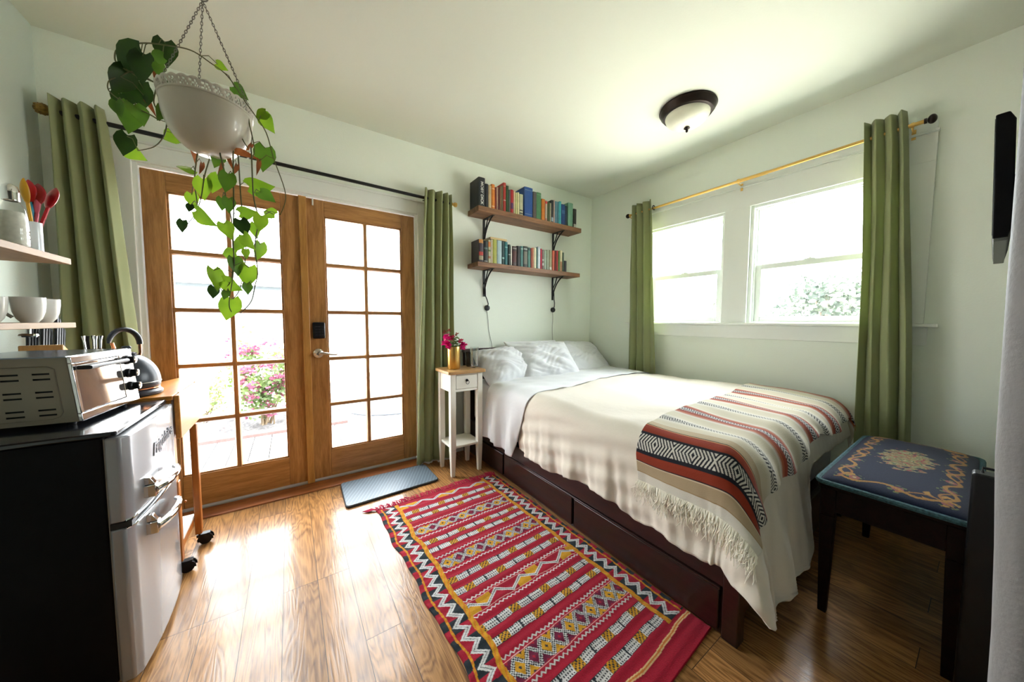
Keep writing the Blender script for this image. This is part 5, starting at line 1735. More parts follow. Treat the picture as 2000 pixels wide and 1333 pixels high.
# door bar handle
m = MB().tube([(-sl * 0.80 + 0.008, 0.03, 0.190), (-sl * 0.80 + 0.034, 0.03, 0.190), (-sl * 0.80 + 0.034, 0.255, 0.190), (-sl * 0.80 + 0.008, 0.255, 0.190)], 0.007, 10)
put('bar_handle', m, MT['black_plastic'], to, local=True)
for f in (0.30, 0.55, 0.80):
    z = TZ0 + (TZ1 - TZ0) * f
    kx = -sl * f + 0.009
    m = MB().lathe([(0.0, 0.0), (0.019, 0.0), (0.019, 0.006), (0.0155, 0.009), (0.0145, 0.026), (0.0, 0.027)], (kx, 0.312, z), 24, 'X')
    put('knob', m, MT['black_plastic'], to, local=True)
    k_ = MB().lathe([(0.0, 0.027), (0.012, 0.0272), (0.0, 0.029)], (kx, 0.312, z), 20, 'X')
    put('knob_cap', k_, MT['chrome'], to, local=True)
for (x, y) in ((-0.03, 0.03), (-0.03, TL - 0.03), (-TD + 0.03, 0.03), (-TD + 0.03, TL - 0.03)):
    put('foot', MB().lathe([(0.010, 0), (0.012, 0.014)], (x, y, 0), 14), MT['black_plastic'], to, local=True)

# ================================================================== DROP-LEAF KITCHEN CART
cz = 0.868
ct = empty('kitchen_cart', (-3.68, -0.40, 0), 'orange pine drop-leaf kitchen cart on black casters between the fridge and the door', 'cart')
put('cart_top', MB().prism([(-3.955, -0.678), (-3.438, -0.678), (-3.438, -0.035), (-3.540, -0.035), (-3.590, -0.175), (-3.955, -0.175)], 'Z', cz - 0.020, cz), MT['cart'], ct, bevel=0.003)
put('drop_leaf', MB().box(-3.436, -0.678, 0.668, -3.416, -0.035, cz - 0.001), MT['cart'], ct, bevel=0.004)
hm = MB()
for y in (-0.56, -0.24):
    hm.tube([(-3.437, y - 0.03, cz - 0.0005), (-3.437, y + 0.03, cz - 0.0005)], 0.0025, 8)
put('hinge', hm, MT['brass'], ct)
put('side_panel', MB().box(-3.462, -0.670, 0.46, -3.446, -0.620, cz - 0.0205).box(-3.462, -0.619, 0.70, -3.446, -0.35, cz - 0.0205), MT['cart'], ct, bevel=0.002)
for (x, y) in ((-3.426, -0.405), (-3.455, -0.632), (-3.935, -0.405), (-3.935, -0.632)):
    l = put('leg', MB().box(x - 0.014, y - 0.017, 0.070, x + 0.014, y + 0.017, cz - 0.0205 if x < -3.6 else (0.667 if y > -0.5 else 0.459)), MT['cart_leg'], ct, bevel=0.004)
    ca = MB()
    ca.tube([(x, y, 0.070), (x, y, 0.045)], 0.005, 8)
    ox = 0.022
    ca.lathe([(0.010, -0.011), (0.026, -0.011), (0.027, -0.006), (0.027, 0.006), (0.026, 0.011), (0.010, 0.011)], (x + ox, y + 0.012, 0.027), 22, 'Y')
    poly = []
    for k in range(9):
        a = pi * k / 8 - 0.15
        poly.append((x + ox + 0.033 * math.cos(a), 0.027 + 0.033 * math.sin(a)))
    poly.append((x + ox - 0.030, 0.020)); poly.append((x + ox + 0.030, 0.024))
    ca.prism(poly, 'Y', y + 0.012 - 0.016, y + 0.012 - 0.0115).prism(poly, 'Y', y + 0.012 + 0.0115, y + 0.012 + 0.016)
    ca.box(x - 0.012, y - 0.002, 0.045, x + ox + 0.02, y + 0.026, 0.060)
    put('caster', ca, MT['black_plastic'], l)
put('lower_shelf', MB().box(-3.940, -0.625, 0.165, -3.440, -0.400, 0.180), plain('white_laminate', (0.72, 0.73, 0.72), 0.25), ct, bevel=0.002)
put('rail', MB().box(-3.462, -0.617, 0.125, -3.442, -0.420, 0.1645), MT['cart_leg'], ct, bevel=0.002)
put('leg_peg', MB().sphere((-3.432, -0.602, 0.34), 0.006, 8), MT['cart_leg'], ct)

# ================================================================== KETTLE
kx, ky, kz = -3.600, -0.562, cz + 0.0004
MT['kettle'] = plain('matte_navy_black_enamel', (0.016, 0.022, 0.032), 0.32)
MT['copper'] = plain('copper', (0.72, 0.30, 0.15), 0.22, 1.0)
ke = empty('kettle', (kx, ky, kz), 'matte dark blue-black dome kettle with a curved handle on the cart', 'kettle')
put('kettle_base', MB().lathe([(0.0, 0.0), (0.098, 0.0), (0.106, 0.006), (0.107, 0.016), (0.100, 0.024), (0.092, 0.028), (0.0, 0.028)], (kx, ky, kz), 48), MT['kettle'], ke)
put('copper_ring', MB().lathe([(0.093, 0.0282), (0.098, 0.031), (0.098, 0.035), (0.094, 0.037)], (kx, ky, kz), 48), MT['copper'], ke)
prof = [(0.094, 0.037), (0.100, 0.042), (0.1015, 0.058)]
for i in range(1, 15):
    a = (pi / 2) * i / 15
    prof.append((0.1015 * math.cos(a), 0.058 + 0.132 * math.sin(a)))
prof.append((0.0, 0.1902))
put('kettle_body', MB().lathe(prof, (kx, ky, kz), 56, cap1=False), MT['kettle'], ke, angle=50)
put('seam_ring', MB().lathe([(0.1012, 0.058), (0.1028, 0.0598), (0.1012, 0.0616)], (kx, ky, kz), 56), MT['nickel'], ke)
m = MB().lathe([(r_, h_ + 0.020) for r_, h_ in [(0.030, 0.164), (0.032, 0.170), (0.024, 0.175), (0.006, 0.178), (0.006, 0.188), (0.015, 0.191), (0.0165, 0.197), (0.012, 0.203), (0.0, 0.205)]], (kx, ky, kz), 24)
put('lid', m, MT['kettle'], ke)
# spout towards the left wall, handle arching over
dv_ = Vector((0.80, 0.60, 0)).normalized()
def kp(a, h): return (kx + dv_.x * a, ky + dv_.y * a, kz + h)
m = MB().tube([kp(-0.072, 0.105), kp(-0.105, 0.135), kp(-0.128, 0.162)], [0.024, 0.017, 0.011], 14)
put('spout', m, MT['kettle'], ke)
put('handle_post', MB().tube([kp(-0.030, 0.182), kp(-0.042, 0.240)], 0.0055, 10), MT['copper'], ke)
hp = []
for i in range(13):
    a = math.radians(175 - 178 * i / 12)
    hp.append(kp(-0.004 + 0.048 * math.cos(a), 0.232 + 0.066 * math.sin(a)))
put('handle', MB().tube(hp, [0.008, 0.013, 0.015, 0.0155, 0.015, 0.0145, 0.014, 0.0135, 0.013, 0.0125, 0.0125, 0.012, 0.011], 12, flat=0.6), MT['kettle'], ke)
put('handle_post', MB().tube([kp(0.040, 0.176), kp(0.044, 0.190), kp(0.044, 0.232)], 0.0055, 10), MT['copper'], ke)

# ================================================================== KNIFE BLOCK
kb = empty('knife_block', (-3.86, -0.46, cz + 0.0004), 'pale wooden knife block full of black-handled knives behind the toaster oven', 'knife block')
kb.rotation_euler = (0, 0, math.radians(12))
m = MB().prism([(-0.080, 0.0), (0.080, 0.0), (0.105, 0.185), (-0.065, 0.235)], 'X', -0.055, 0.055)
put('block', m, wood('beech_block', (0.42, 0.22, 0.07), (0.60, 0.34, 0.12), 'Z', 0.45, 9), kb, local=True, bevel=0.004)
nrm = Vector((0, 0.28, 0.96)).normalized()
for r in range(3):
    for c in range(4):
        y = -0.050 + c * 0.040
        zt = 0.2307 - (y + 0.065) * 0.05 / 0.17
        x = -0.034 + r * 0.034
        b0 = Vector((x, y, zt - 0.004)); d = Vector((0.0, 0.32, 0.95)).normalized()
        L = 0.150 - 0.012 * c
        hm = MB()
        pts = [b0, b0 + d * 0.014, b0 + d * (L * 0.5), b0 + d * (L * 0.9) + Vector((0, 0.002, 0)), b0 + d * L + Vector((0, 0.006, 0))]
        hm.tube(pts, [0.007, 0.0075, 0.0085, 0.010, 0.007], 10, flat=0.75)
        k = put('knife', hm, MT['black_plastic'], kb, local=True)
        put('bolster', MB().tube([b0 - d * 0.001, b0 + d * 0.010], 0.0088, 8, flat=0.8), MT['chrome'], k, local=True)
cm = empty('cutlery_pot', (-3.79, -0.27, cz + 0.0004), 'black ribbed cutlery holder standing between the knife block and the curtain', 'cutlery holder')
mm2 = MB().lathe([(0.030, 0.0), (0.034, 0.003), (0.036, 0.195), (0.034, 0.196), (0.031, 0.01), (0.0, 0.008)], (0, 0, 0), 26, cap1=False)
put('pot', mm2, MT['black_plastic'], cm, local=True)
for k in range(7):
    a = 2 * pi * k / 7
    mm2 = MB().tube([(0.012 * math.cos(a), 0.012 * math.sin(a), 0.02), (0.026 * math.cos(a), 0.026 * math.sin(a), 0.24), (0.028 * math.cos(a), 0.028 * math.sin(a), 0.262)], [0.003, 0.004, 0.007], 8)
    put('cutlery_handle', mm2, (MT['chrome'], MT['black_plastic'])[k % 2], cm, local=True)

# ================================================================== KITCHEN SHELVES ON THE LEFT WALL
for (z0, z1, lab) in ((1.432, 1.456, 'upper pale wooden kitchen shelf on the left wall'), (1.176, 1.197, 'lower pale wooden kitchen shelf on the left wall')):
    ks = empty('kitchen_shelf', (-3.86, -1.2, z0), lab, 'shelf', 'pale kitchen shelves')
    put('shelf_board', MB().box(-3.9995, -1.90, z0, -3.720, -0.612, z1), MT['bamboo'], ks, bevel=0.002)
    for y in (-0.88, -1.70):
        m = MB().box(-3.9990, y - 0.012, z0 - 0.15, -3.994, y + 0.012, z0 - 0.0003).box(-3.9939, y - 0.012, z0 - 0.0048, -3.80, y + 0.012, z0 - 0.0003)
        m.tube([(-3.993, y, z0 - 0.14), (-3.82, y, z0 - 0.008)], 0.005, 8)
        put('shelf_bracket', m, MT['black_metal'], ks)
SH1, SH2 = 1.4564, 1.1974
def cup(name, x, y, z, r, h, label, ang, group='white cups on the lower kitchen shelf', handle=True):
    o = empty(name, (x, y, z), label, 'cup', group)
    prof = [(0.0, 0.0), (r * 0.50, 0.0), (r * 0.52, 0.003), (r * 0.72, h * 0.16), (r * 0.90, h * 0.42), (r * 0.985, h * 0.75), (r, h), (r * 0.965, h * 1.0), (r * 0.93, h * 0.75), (r * 0.82, h * 0.40), (r * 0.55, h * 0.12), (0, h * 0.08)]
    put('cup_body', MB().lathe(prof, (0, 0, 0), 40, cap0=False, cap1=False), MT['porcelain'], o, local=True, angle=60)
    if handle:
        c, s = math.cos(ang), math.sin(ang)
        pts = []
        for (a, hh) in ((0.90, 0.86), (1.15, 0.95), (1.42, 0.86), (1.44, 0.62), (1.20, 0.36), (0.86, 0.20)):
            pts.append((c * r * a, s * r * a, hh * h))
        # smooth the loop
        sp_ = []
        for i in range(len(pts) - 1):
            a, b = Vector(pts[i]), Vector(pts[i + 1])
            for k in range(3): sp_.append(a.lerp(b, k / 3))
        sp_.append(Vector(pts[-1]))
        put('handle', MB().tube(sp_, 0.0055, 10), MT['porcelain'], o, local=True)
    return o
MT['porcelain'] = plain('white_porcelain', (0.60, 0.60, 0.56), 0.22)
cup('cup', -3.786, -0.735, SH2, 0.040, 0.093, 'large white cup with a big curved handle on the lower kitchen shelf', math.radians(205))
cup('cup', -3.782, -0.662, SH2, 0.043, 0.090, 'plain white cup nearest the far end of the lower kitchen shelf', math.radians(160))
cup('cup', -3.840, -0.805, SH2, 0.038, 0.090, 'white cup cut off at the edge of the view on the lower kitchen shelf', math.radians(100))
# chrome puck under the lower shelf
pk = empty('puck_light', (-3.775, -0.775, 1.150), 'small chrome-ringed round puck under the lower kitchen shelf', 'light')
put('puck_stem', MB().tube([(0, 0, 0.0255), (0, 0, 0.008)], 0.006, 10), MT['chrome'], pk, local=True)
put('puck_ring', MB().lathe([(0.014, 0.008), (0.021, 0.006), (0.023, 0.0), (0.020, -0.005), (0.014, -0.005)], (0, 0, 0), 28), MT['chrome'], pk, local=True)
put('puck_lens', MB().lathe([(0.0, 0.004), (0.0139, 0.004), (0.0139, -0.004), (0.0, -0.006)], (0, 0, 0), 24), MT['black_plastic'], pk, local=True)
# jar with a chrome shaker top
ja = empty('sugar_jar', (-3.762, -0.842, SH1), 'textured clear glass jar with a chrome screw lid on the upper kitchen shelf', 'jar')
MT['jar_glass'] = glass_pane('ribbed_jar_glass', (0.90, 0.91, 0.89), 1.3)
MT['sugar'] = plain('pale_sugar', (0.78, 0.77, 0.70), 0.8, var=0.1, vscale=60)
prof = [(r_ * 0.58, h_ * 1.05) for r_, h_ in [(0.0, 0.0), (0.048, 0.0), (0.056, 0.006), (0.058, 0.035), (0.056, 0.040), (0.058, 0.046), (0.057, 0.080), (0.055, 0.085), (0.056, 0.092), (0.050, 0.120), (0.034, 0.140), (0.030, 0.148)]]
put('jar_body', MB().lathe(prof, (0, 0, 0), 40), MT['jar_glass'], ja, local=True)
put('contents', MB().lathe([(0.0, 0.004), (0.026, 0.005), (0.030, 0.010), (0.030, 0.090), (0.024, 0.118), (0.0, 0.122)], (0, 0, 0), 32), MT['sugar'], ja, local=True)
prof = [(0.030, 0.146), (0.037, 0.147)]
for i in range(6): prof += [(0.0375, 0.149 + i * 0.005), (0.0365, 0.1515 + i * 0.005)]
prof += [(0.036, 0.182), (0.028, 0.196), (0.012, 0.203), (0.0, 0.204)]
prof = [(r_ * 0.53, h_ + 0.008) for r_, h_ in prof]
put('screw_lid', MB().lathe(prof, (0, 0, 0), 36, cap0=False), MT['chrome'], ja, local=True)
# utensil holder with red and yellow spoons
uh = empty('utensil_holder', (-3.752, -0.757, SH1), 'white ceramic utensil holder at the far end of the upper kitchen shelf', 'utensil holder')
put('holder_body', MB().lathe([(0.0, 0.0), (0.017, 0.0), (0.0195, 0.003), (0.0200, 0.104), (0.0188, 0.105), (0.0180, 0.01), (0.0, 0.008)], (0, 0, 0), 36, cap1=False), plain('glossy_white_ceramic', (0.66, 0.70, 0.74), 0.15), uh, local=True)
def utensil(name, lean, yaw, L, col, label, cat, wide, base=(-3.752, -0.757, SH1 + 0.0105), tw=0.0, dep=0.012, bx=0.0):
    o = empty(name, base, label, cat, 'cooking utensils in the white holder')
    b = Vector((bx, 0, 0.0))
    d = Vector((math.sin(lean) * math.cos(yaw), math.sin(lean) * math.sin(yaw), math.cos(lean)))
    mt_ = plain('silicone', col, 0.35)
    st_ = Vector((-0.006 * math.cos(yaw), -0.006 * math.sin(yaw), 0.004))
    put('handle', MB().tube([st_, st_ + d * (L * 0.35), st_ + d * (L * 0.68)], [0.0055, 0.0055, 0.005], 8), mt_, o, local=True)
    c = st_ + d * (L * 0.66)
    side = d.cross(Vector((math.cos(tw), math.sin(tw), 0.1))).normalized()
    nn = side.cross(d)
    def fn(a, t):
        k = math.sin(pi * min(1, t * 0.96 + 0.06)) ** 0.6
        w_ = wide * k * (a * 2 - 1)
        return tuple(c + d * (L * 0.36 * t) + side * w_ + nn * (dep * (1 - (a * 2 - 1) ** 2) * k))
    h = put('head', MB().grid(fn, 10, 12), mt_, o, local=True)
    s_ = h.modifiers.new('solid', 'SOLIDIFY'); s_.thickness = 0.004
    return o
RED_ = (0.42, 0.006, 0.012)
utensil('spoon', 0.27, 0.70, 0.240, RED_, 'large red silicone spoon leaning furthest right out of the white holder', 'spoon', 0.034, tw=3.9)
utensil('spoon', 0.10, 0.60, 0.232, (0.34, 0.005, 0.010), 'dark red serving spoon in the middle of the white holder', 'spoon', 0.034, tw=4.1)
utensil('spatula', 0.07, 2.2, 0.240, (0.50, 0.010, 0.02), 'red spatula standing nearly upright in the white holder', 'spatula', 0.027, tw=4.1)
utensil('spoon', 0.16, -1.6, 0.235, (0.68, 0.36, 0.02), 'mustard yellow spoon leaning towards the glass jar', 'spoon', 0.016, tw=4.1)
utensil('spatula', 0.08, -1.2, 0.160, (0.02, 0.28, 0.42), 'short blue spatula low between the red utensils', 'spatula', 0.008, tw=4.1)
utensil('spatula', 0.14, 0.0, 0.185, (0.60, 0.10, 0.16), 'pink-red spatula with a narrow blade leaning to the right', 'spatula', 0.010, tw=4.1)
# wire rack of glass lids at the edge of the view
gp_ = empty('plate_rack', (-3.83, -1.060, SH1), 'wire rack holding clear glass plates at the near end of the upper kitchen shelf', 'plate rack')
m = MB()
for x in (-0.05, 0.05):
    m.tube([(x, -0.14, 0.012), (x, 0.10, 0.012)], 0.0028, 6)
    for k in range(5):
        y = -0.12 + k * 0.05
        m.tube([(x, y, 0.012), (x, y, 0.05)], 0.0022, 6)
m.tube([(-0.05, 0.10, 0.012), (0.05, 0.10, 0.012)], 0.0028, 6).tube([(-0.05, -0.14, 0.012), (0.05, -0.14, 0.012)], 0.0028, 6)
put('wire_rack', m, MT['chrome'], gp_, local=True)
for k, (y, r, lab) in enumerate(((-1.030, 0.080, 'clear glass plate standing at the front of the wire rack beside the glass jar'), (-1.090, 0.100, 'larger clear glass plate behind the first in the wire rack'), (-1.145, 0.100, 'clear glass plate third in the wire rack, at the edge of the view'))):
    gp2 = empty('glass_plate', (-3.80, y, SH1 + 0.016), lab, 'plate', 'glass plates in the wire rack')
    m = MB()
    prof = [(0.0, 0.0), (r * 0.6, 0.001), (r * 0.95, 0.010), (r, 0.011), (r * 0.95, 0.0135), (r * 0.6, 0.005), (0.0, 0.004)]
    m.lathe(prof, (0, 0, r), 40, 'Y', cap0=False, cap1=False)
    put('plate_body', m, MT['jar_glass'], gp2, local=True)
    pts = [(r * 0.98 * math.cos(2 * pi * i / 32), -0.011, r + r * 0.98 * math.sin(2 * pi * i / 32)) for i in range(33)]
    put('plate_rim', MB().tube(pts, 0.0028, 6, caps=False), plain('frosty_glass_rim', (0.55, 0.58, 0.50), 0.15), gp2, local=True)

# ================================================================== HANGING PLANT
LEAVES = [(-3.367, -1.244, 1.983, 0.11, -0.73, 0.48, -0.49, 0), (-3.331, -1.288, 1.951, 0.087, -0.17, 0.03, -0.98, 0), (-3.278, -1.28, 2.021, 0.078, 0.04, -0.11, -0.99, 0), (-3.297, -1.302, 1.981, 0.052, -0.83, 0.53, -0.19, 1), (-3.286, -1.324, 1.94, 0.038, -0.06, -0.06, -1.0, 1), (-3.394, -1.207, 1.932, 0.09, -0.33, 0.16, -0.93, 0), (-3.388, -1.141, 1.941, 0.096, -0.45, 0.21, -0.87, 0), (-3.358, -1.179, 1.912, 0.073, -0.2, 0.02, -0.98, 0), (-3.423, -1.141, 1.909, 0.045, -0.44, 0.27, -0.86, 0), (-3.261, -1.325, 1.88, 0.064, -0.45, 0.23, -0.86, 1), (-3.379, -1.207, 1.829, 0.082, -0.1, 0.02, -0.99, 1), (-3.346, -1.264, 1.827, 0.065, 0.4, -0.33, -0.86, 1), (-3.394, -1.245, 1.835, 0.046, 0.11, -0.12, -0.99, 1), (-3.285, -1.329, 1.816, 0.045, -0.2, 0.07, -0.98, 1), (-3.382, -1.255, 1.73, 0.067, -0.28, 0.14, -0.95, 0), (-3.389, -1.154, 1.744, 0.063, 0.7, -0.51, -0.51, 2), (-3.289, -1.232, 1.791, 0.055, -0.78, 0.52, -0.34, 2), (-3.147, -1.315, 2.015, 0.036, 0.69, -0.51, -0.51, 2), (-3.101, -1.353, 1.933, 0.052, 0.57, -0.44, -0.7, 1), (-3.043, -1.482, 1.818, 0.037, -0.73, 0.48, -0.48, 2), (-3.029, -1.477, 1.803, 0.056, 0.39, -0.31, -0.87, 2), (-3.099, -1.385, 1.832, 0.051, 0.26, -0.24, -0.94, 3), (-3.084, -1.384, 1.796, 0.044, -0.03, -0.03, -1.0, 3), (-3.225, -1.275, 1.741, 0.052, 0.37, -0.34, -0.87, 3), (-3.208, -1.287, 1.696, 0.033, -0.05, -0.03, -1.0, 3), (-3.15, -1.384, 1.67, 0.038, -0.15, 0.02, -0.99, 3), (-3.134, -1.364, 1.712, 0.042, 0.13, -0.15, -0.98, 3), (-3.095, -1.411, 1.726, 0.054, 0.8, -0.58, -0.15, 3), (-3.11, -1.428, 1.664, 0.031, -0.13, 0.02, -0.99, 3), (-3.052, -1.501, 1.661, 0.039, -0.03, -0.04, -1.0, 3), (-3.082, -1.36, 1.762, 0.036, -0.45, 0.21, -0.87, 3), (-3.344, -1.181, 1.904, 0.049, 0.4, -0.35, -0.85, 3), (-3.31, -1.243, 1.96, 0.044, 0.12, -0.13, -0.98, 3), (-3.253, -1.276, 1.684, 0.052, -0.84, 0.54, -0.02, 2), (-3.161, -1.359, 1.708, 0.054, -0.17, 0.05, -0.98, 1), (-3.043, -1.396, 1.727, 0.075, -0.11, -0.03, -0.99, 1), (-3.197, -1.368, 1.607, 0.062, -0.05, -0.08, -1.0, 2), (-3.169, -1.375, 1.625, 0.056, -0.43, 0.2, -0.88, 2), (-3.131, -1.455, 1.612, 0.054, -0.12, 0.0, -0.99, 1), (-3.231, -1.31, 1.582, 0.048, 0.1, -0.17, -0.98, 2), (-3.221, -1.414, 1.532, 0.024, -0.19, 0.08, -0.98, 0), (-3.192, -1.407, 1.51, 0.067, 0.58, -0.42, -0.7, 2), (-3.252, -1.344, 1.492, 0.04, -0.2, 0.06, -0.98, 0), (-3.056, -1.403, 1.632, 0.075, 0.81, -0.58, -0.09, 2), (-3.037, -1.491, 1.582, 0.049, 0.71, -0.5, -0.5, 1), (-3.152, -1.387, 1.565, 0.038, -0.02, -0.07, -1.0, 1), (-3.131, -1.436, 1.552, 0.043, 0.03, -0.09, -1.0, 1), (-3.085, -1.473, 1.528, 0.049, 0.82, -0.57, 0.01, 2), (-3.037, -1.434, 1.549, 0.048, -0.75, 0.56, 0.35, 2), (-3.053, -1.53, 1.489, 0.047, -0.14, 0.08, -0.99, 2), (-3.072, -1.431, 1.487, 0.045, -0.04, -0.05, -1.0, 2), (-3.135, -1.453, 1.474, 0.051, 0.36, -0.32, -0.88, 2), (-3.096, -1.487, 1.48, 0.054, 0.26, -0.22, -0.94, 0), (-3.085, -1.514, 1.435, 0.05, 0.4, -0.31, -0.86, 2), (-3.116, -1.389, 1.444, 0.048, -0.31, 0.17, -0.94, 2), (-3.143, -1.392, 1.413, 0.054, -0.83, 0.56, 0.0, 2), (-3.09, -1.516, 1.4, 0.027, -0.05, -0.02, -1.0, 2), (-3.064, -1.417, 1.426, 0.058, -0.09, 0.0, -1.0, 2), (-3.118, -1.451, 1.371, 0.055, 0.23, -0.25, -0.94, 1), (-3.094, -1.445, 1.342, 0.066, -0.15, 0.07, -0.99, 2), (-3.166, -1.436, 1.33, 0.067, 0.26, -0.23, -0.94, 2), (-3.179, -1.412, 1.292, 0.04, -0.15, 0.06, -0.99, 0), (-3.134, -1.448, 1.313, 0.058, 0.69, -0.52, -0.5, 2), (-3.092, -1.484, 1.303, 0.034, 0.13, -0.13, -0.98, 1), (-3.143, -1.485, 1.281, 0.027, -0.19, 0.05, -0.98, 1), (-3.146, -1.397, 1.242, 0.073, -0.17, 0.08, -0.98, 2)]
VINES = [[(-3.203, -1.355, 1.73), (-3.219, -1.34, 1.64), (-3.215, -1.347, 1.562), (-3.221, -1.355, 1.528), (-3.245, -1.352, 1.487)], [(-3.15, -1.397, 1.712), (-3.14, -1.398, 1.646), (-3.142, -1.4, 1.592), (-3.128, -1.425, 1.512), (-3.124, -1.445, 1.417), (-3.132, -1.449, 1.332), (-3.156, -1.427, 1.295)], [(-3.116, -1.434, 1.706), (-3.12, -1.433, 1.557), (-3.126, -1.436, 1.449), (-3.124, -1.452, 1.371), (-3.138, -1.461, 1.263), (-3.133, -1.469, 1.233)], [(-3.11, -1.373, 1.725), (-3.108, -1.373, 1.608), (-3.105, -1.379, 1.543), (-3.099, -1.4, 1.428), (-3.115, -1.409, 1.314), (-3.136, -1.4, 1.274)], [(-3.073, -1.438, 1.732), (-3.072, -1.439, 1.595), (-3.062, -1.45, 1.517), (-3.072, -1.459, 1.437), (-3.067, -1.479, 1.357), (-3.075, -1.479, 1.311), (-3.087, -1.466, 1.265), (-3.115, -1.438, 1.231)], [(-3.308, -1.28, 1.924), (-3.393, -1.209, 1.976), (-3.405, -1.197, 2.015), (-3.382, -1.221, 2.032), (-3.327, -1.268, 2.034), (-3.276, -1.306, 2.027), (-3.213, -1.342, 2.017), (-3.167, -1.363, 1.988), (-3.124, -1.392, 1.948), (-3.081, -1.434, 1.866), (-3.056, -1.466, 1.817), (-3.032, -1.491, 1.766), (-3.016, -1.502, 1.692), (-2.99, -1.516, 1.589), (-3.005, -1.503, 1.529)], [(-3.29, -1.304, 1.91), (-3.287, -1.301, 1.847), (-3.279, -1.309, 1.801), (-3.288, -1.316, 1.751), (-3.309, -1.315, 1.719), (-3.346, -1.293, 1.707)], [(-3.305, -1.294, 1.917), (-3.358, -1.245, 1.954), (-3.39, -1.223, 1.939)], [(-3.296, -1.3, 1.807), (-3.332, -1.263, 1.836), (-3.376, -1.23, 1.859), (-3.417, -1.21, 1.892), (-3.416, -1.22, 1.916), (-3.398, -1.233, 1.927)], [(-3.083, -1.402, 1.882), (-3.077, -1.401, 1.824), (-3.066, -1.413, 1.745), (-3.073, -1.42, 1.709)], [(-3.188, -1.386, 1.646), (-3.203, -1.371, 1.573), (-3.223, -1.361, 1.511)], [(-3.292, -1.304, 1.917), (-3.309, -1.286, 1.861), (-3.286, -1.304, 1.816)], [(-3.088, -1.414, 1.851), (-3.099, -1.402, 1.786), (-3.082, -1.416, 1.739)]]

hx_, hy_ = -3.176, -1.366
RZ = 1.866
hp_ = empty('hanging_plant', (hx_, hy_, 1.715), 'white hanging basket with trailing heart-leaved vines, hung by chains from the ceiling', 'plant')
MT['pot'] = plain('cream_glazed_pot', (0.62, 0.57, 0.49), 0.28, coat=0.3)
# solid bowl
bp_ = []
for i in range(13):
    a = (pi / 2) * i / 12
    bp_.append((0.105 * math.sin(a) ** 0.85, 0.130 * (1 - math.cos(a))))
bp_ += [(0.106, 0.136)]
bi = [(r_ * 0.965, z_ + 0.004) for r_, z_ in bp_[::-1]]
pot = put('pot', MB().lathe(bp_ + bi, (hx_, hy_, RZ - 0.158), 56, cap0=False, cap1=False), MT['pot'], hp_, angle=70)
# pierced lace rim
NR = 240; NZR = 9
vs, fs = [], []
for j in range(NZR + 1):
    for i in range(NR):
        a = 2 * pi * i / NR
        r_ = 0.106 + 0.004 * (j / NZR) ** 2
        z_ = RZ - 0.022 + 0.026 * j / NZR + (0.005 * abs(math.sin(a * 14)) if j == NZR else 0)
        vs.append((hx_ + r_ * math.cos(a), hy_ + r_ * math.sin(a), z_))
for j in range(NZR):
    for i in range(NR):
        k = (i / NR * 28) % 1.0
        hole = False
        if j in (2, 3) and (0.10 < k < 0.30 or 0.45 < k < 0.58 or 0.72 < k < 0.90): hole = True
        if j in (4, 5) and (0.28 < k < 0.46 or 0.60 < k < 0.74): hole = True
        if j in (6, 7) and (0.05 < k < 0.25 or 0.42 < k < 0.62): hole = True
        if hole: continue
        fs.append((j * NR + i, j * NR + (i + 1) % NR, (j + 1) * NR + (i + 1) % NR, (j + 1) * NR + i))
o = put('pierced_rim', MB().add(vs, fs), MT['pot'], hp_, recalc=False)
s_ = o.modifiers.new('solid', 'SOLIDIFY'); s_.thickness = 0.003; s_.offset = 0
put('soil', MB().lathe([(0.0, RZ - 0.034), (0.098, RZ - 0.036), (0.098, RZ - 0.030), (0.0, RZ - 0.020)], (hx_, hy_, 0), 32), plain('dark_soil', (0.03, 0.018, 0.010), 0.95, bump=1, bscale=60), hp_)
apex = (hx_ - 0.002, hy_ + 0.012, 2.165)
def chain(p0, p1):
    p0, p1 = Vector(p0), Vector(p1)
    L = (p1 - p0).length
    n = int(L / 0.0088)
    d = (p1 - p0).normalized()
    a = d.cross(Vector((0, 0, 1)) if abs(d.z) < 0.95 else Vector((1, 0, 0))).normalized(); b = d.cross(a)
    m = MB()
    for i in range(n):
        c = p0 + d * (L * (i + 0.5) / n)
        s_ = a if i % 2 else b
        pts = [c + d * (0.0062 * math.cos(t)) + s_ * (0.0026 * math.sin(t)) for t in [2 * pi * k / 8 for k in range(9)]]
        m.tube(pts, 0.0009, 4, caps=False)
    return m
MT['chain'] = plain('dull_steel_chain', (0.16, 0.15, 0.13), 0.4, 0.8)
for k in range(3):
    a = (math.radians(188), math.radians(112), math.radians(-12))[k]
    put('chain', chain((hx_ + 0.107 * math.cos(a), hy_ + 0.107 * math.sin(a), RZ - 0.002), apex), MT['chain'], hp_)
m = MB().tube([(apex[0] + 0.012 * math.cos(t), apex[1], apex[2] + 0.012 + 0.012 * math.sin(t)) for t in [2 * pi * k / 14 for k in range(15)]], 0.0018, 6, caps=False)
put('hanging_ring', m, MT['chain'], hp_)
put('chain', chain((apex[0], apex[1], apex[2] + 0.022), (apex[0], apex[1], H - 0.04)), MT['chain'], hp_)
m = MB().tube([(apex[0], apex[1], H - 0.0005), (apex[0], apex[1], H - 0.020), (apex[0] + 0.014, apex[1], H - 0.030), (apex[0] + 0.008, apex[1], H - 0.046), (apex[0] - 0.008, apex[1], H - 0.042)], 0.0025, 8).lathe([(0.011, H - 0.004), (0.011, H - 0.0005)], (apex[0], apex[1], 0), 16)
put('ceiling_hook', m, MT['nickel'], hp_)
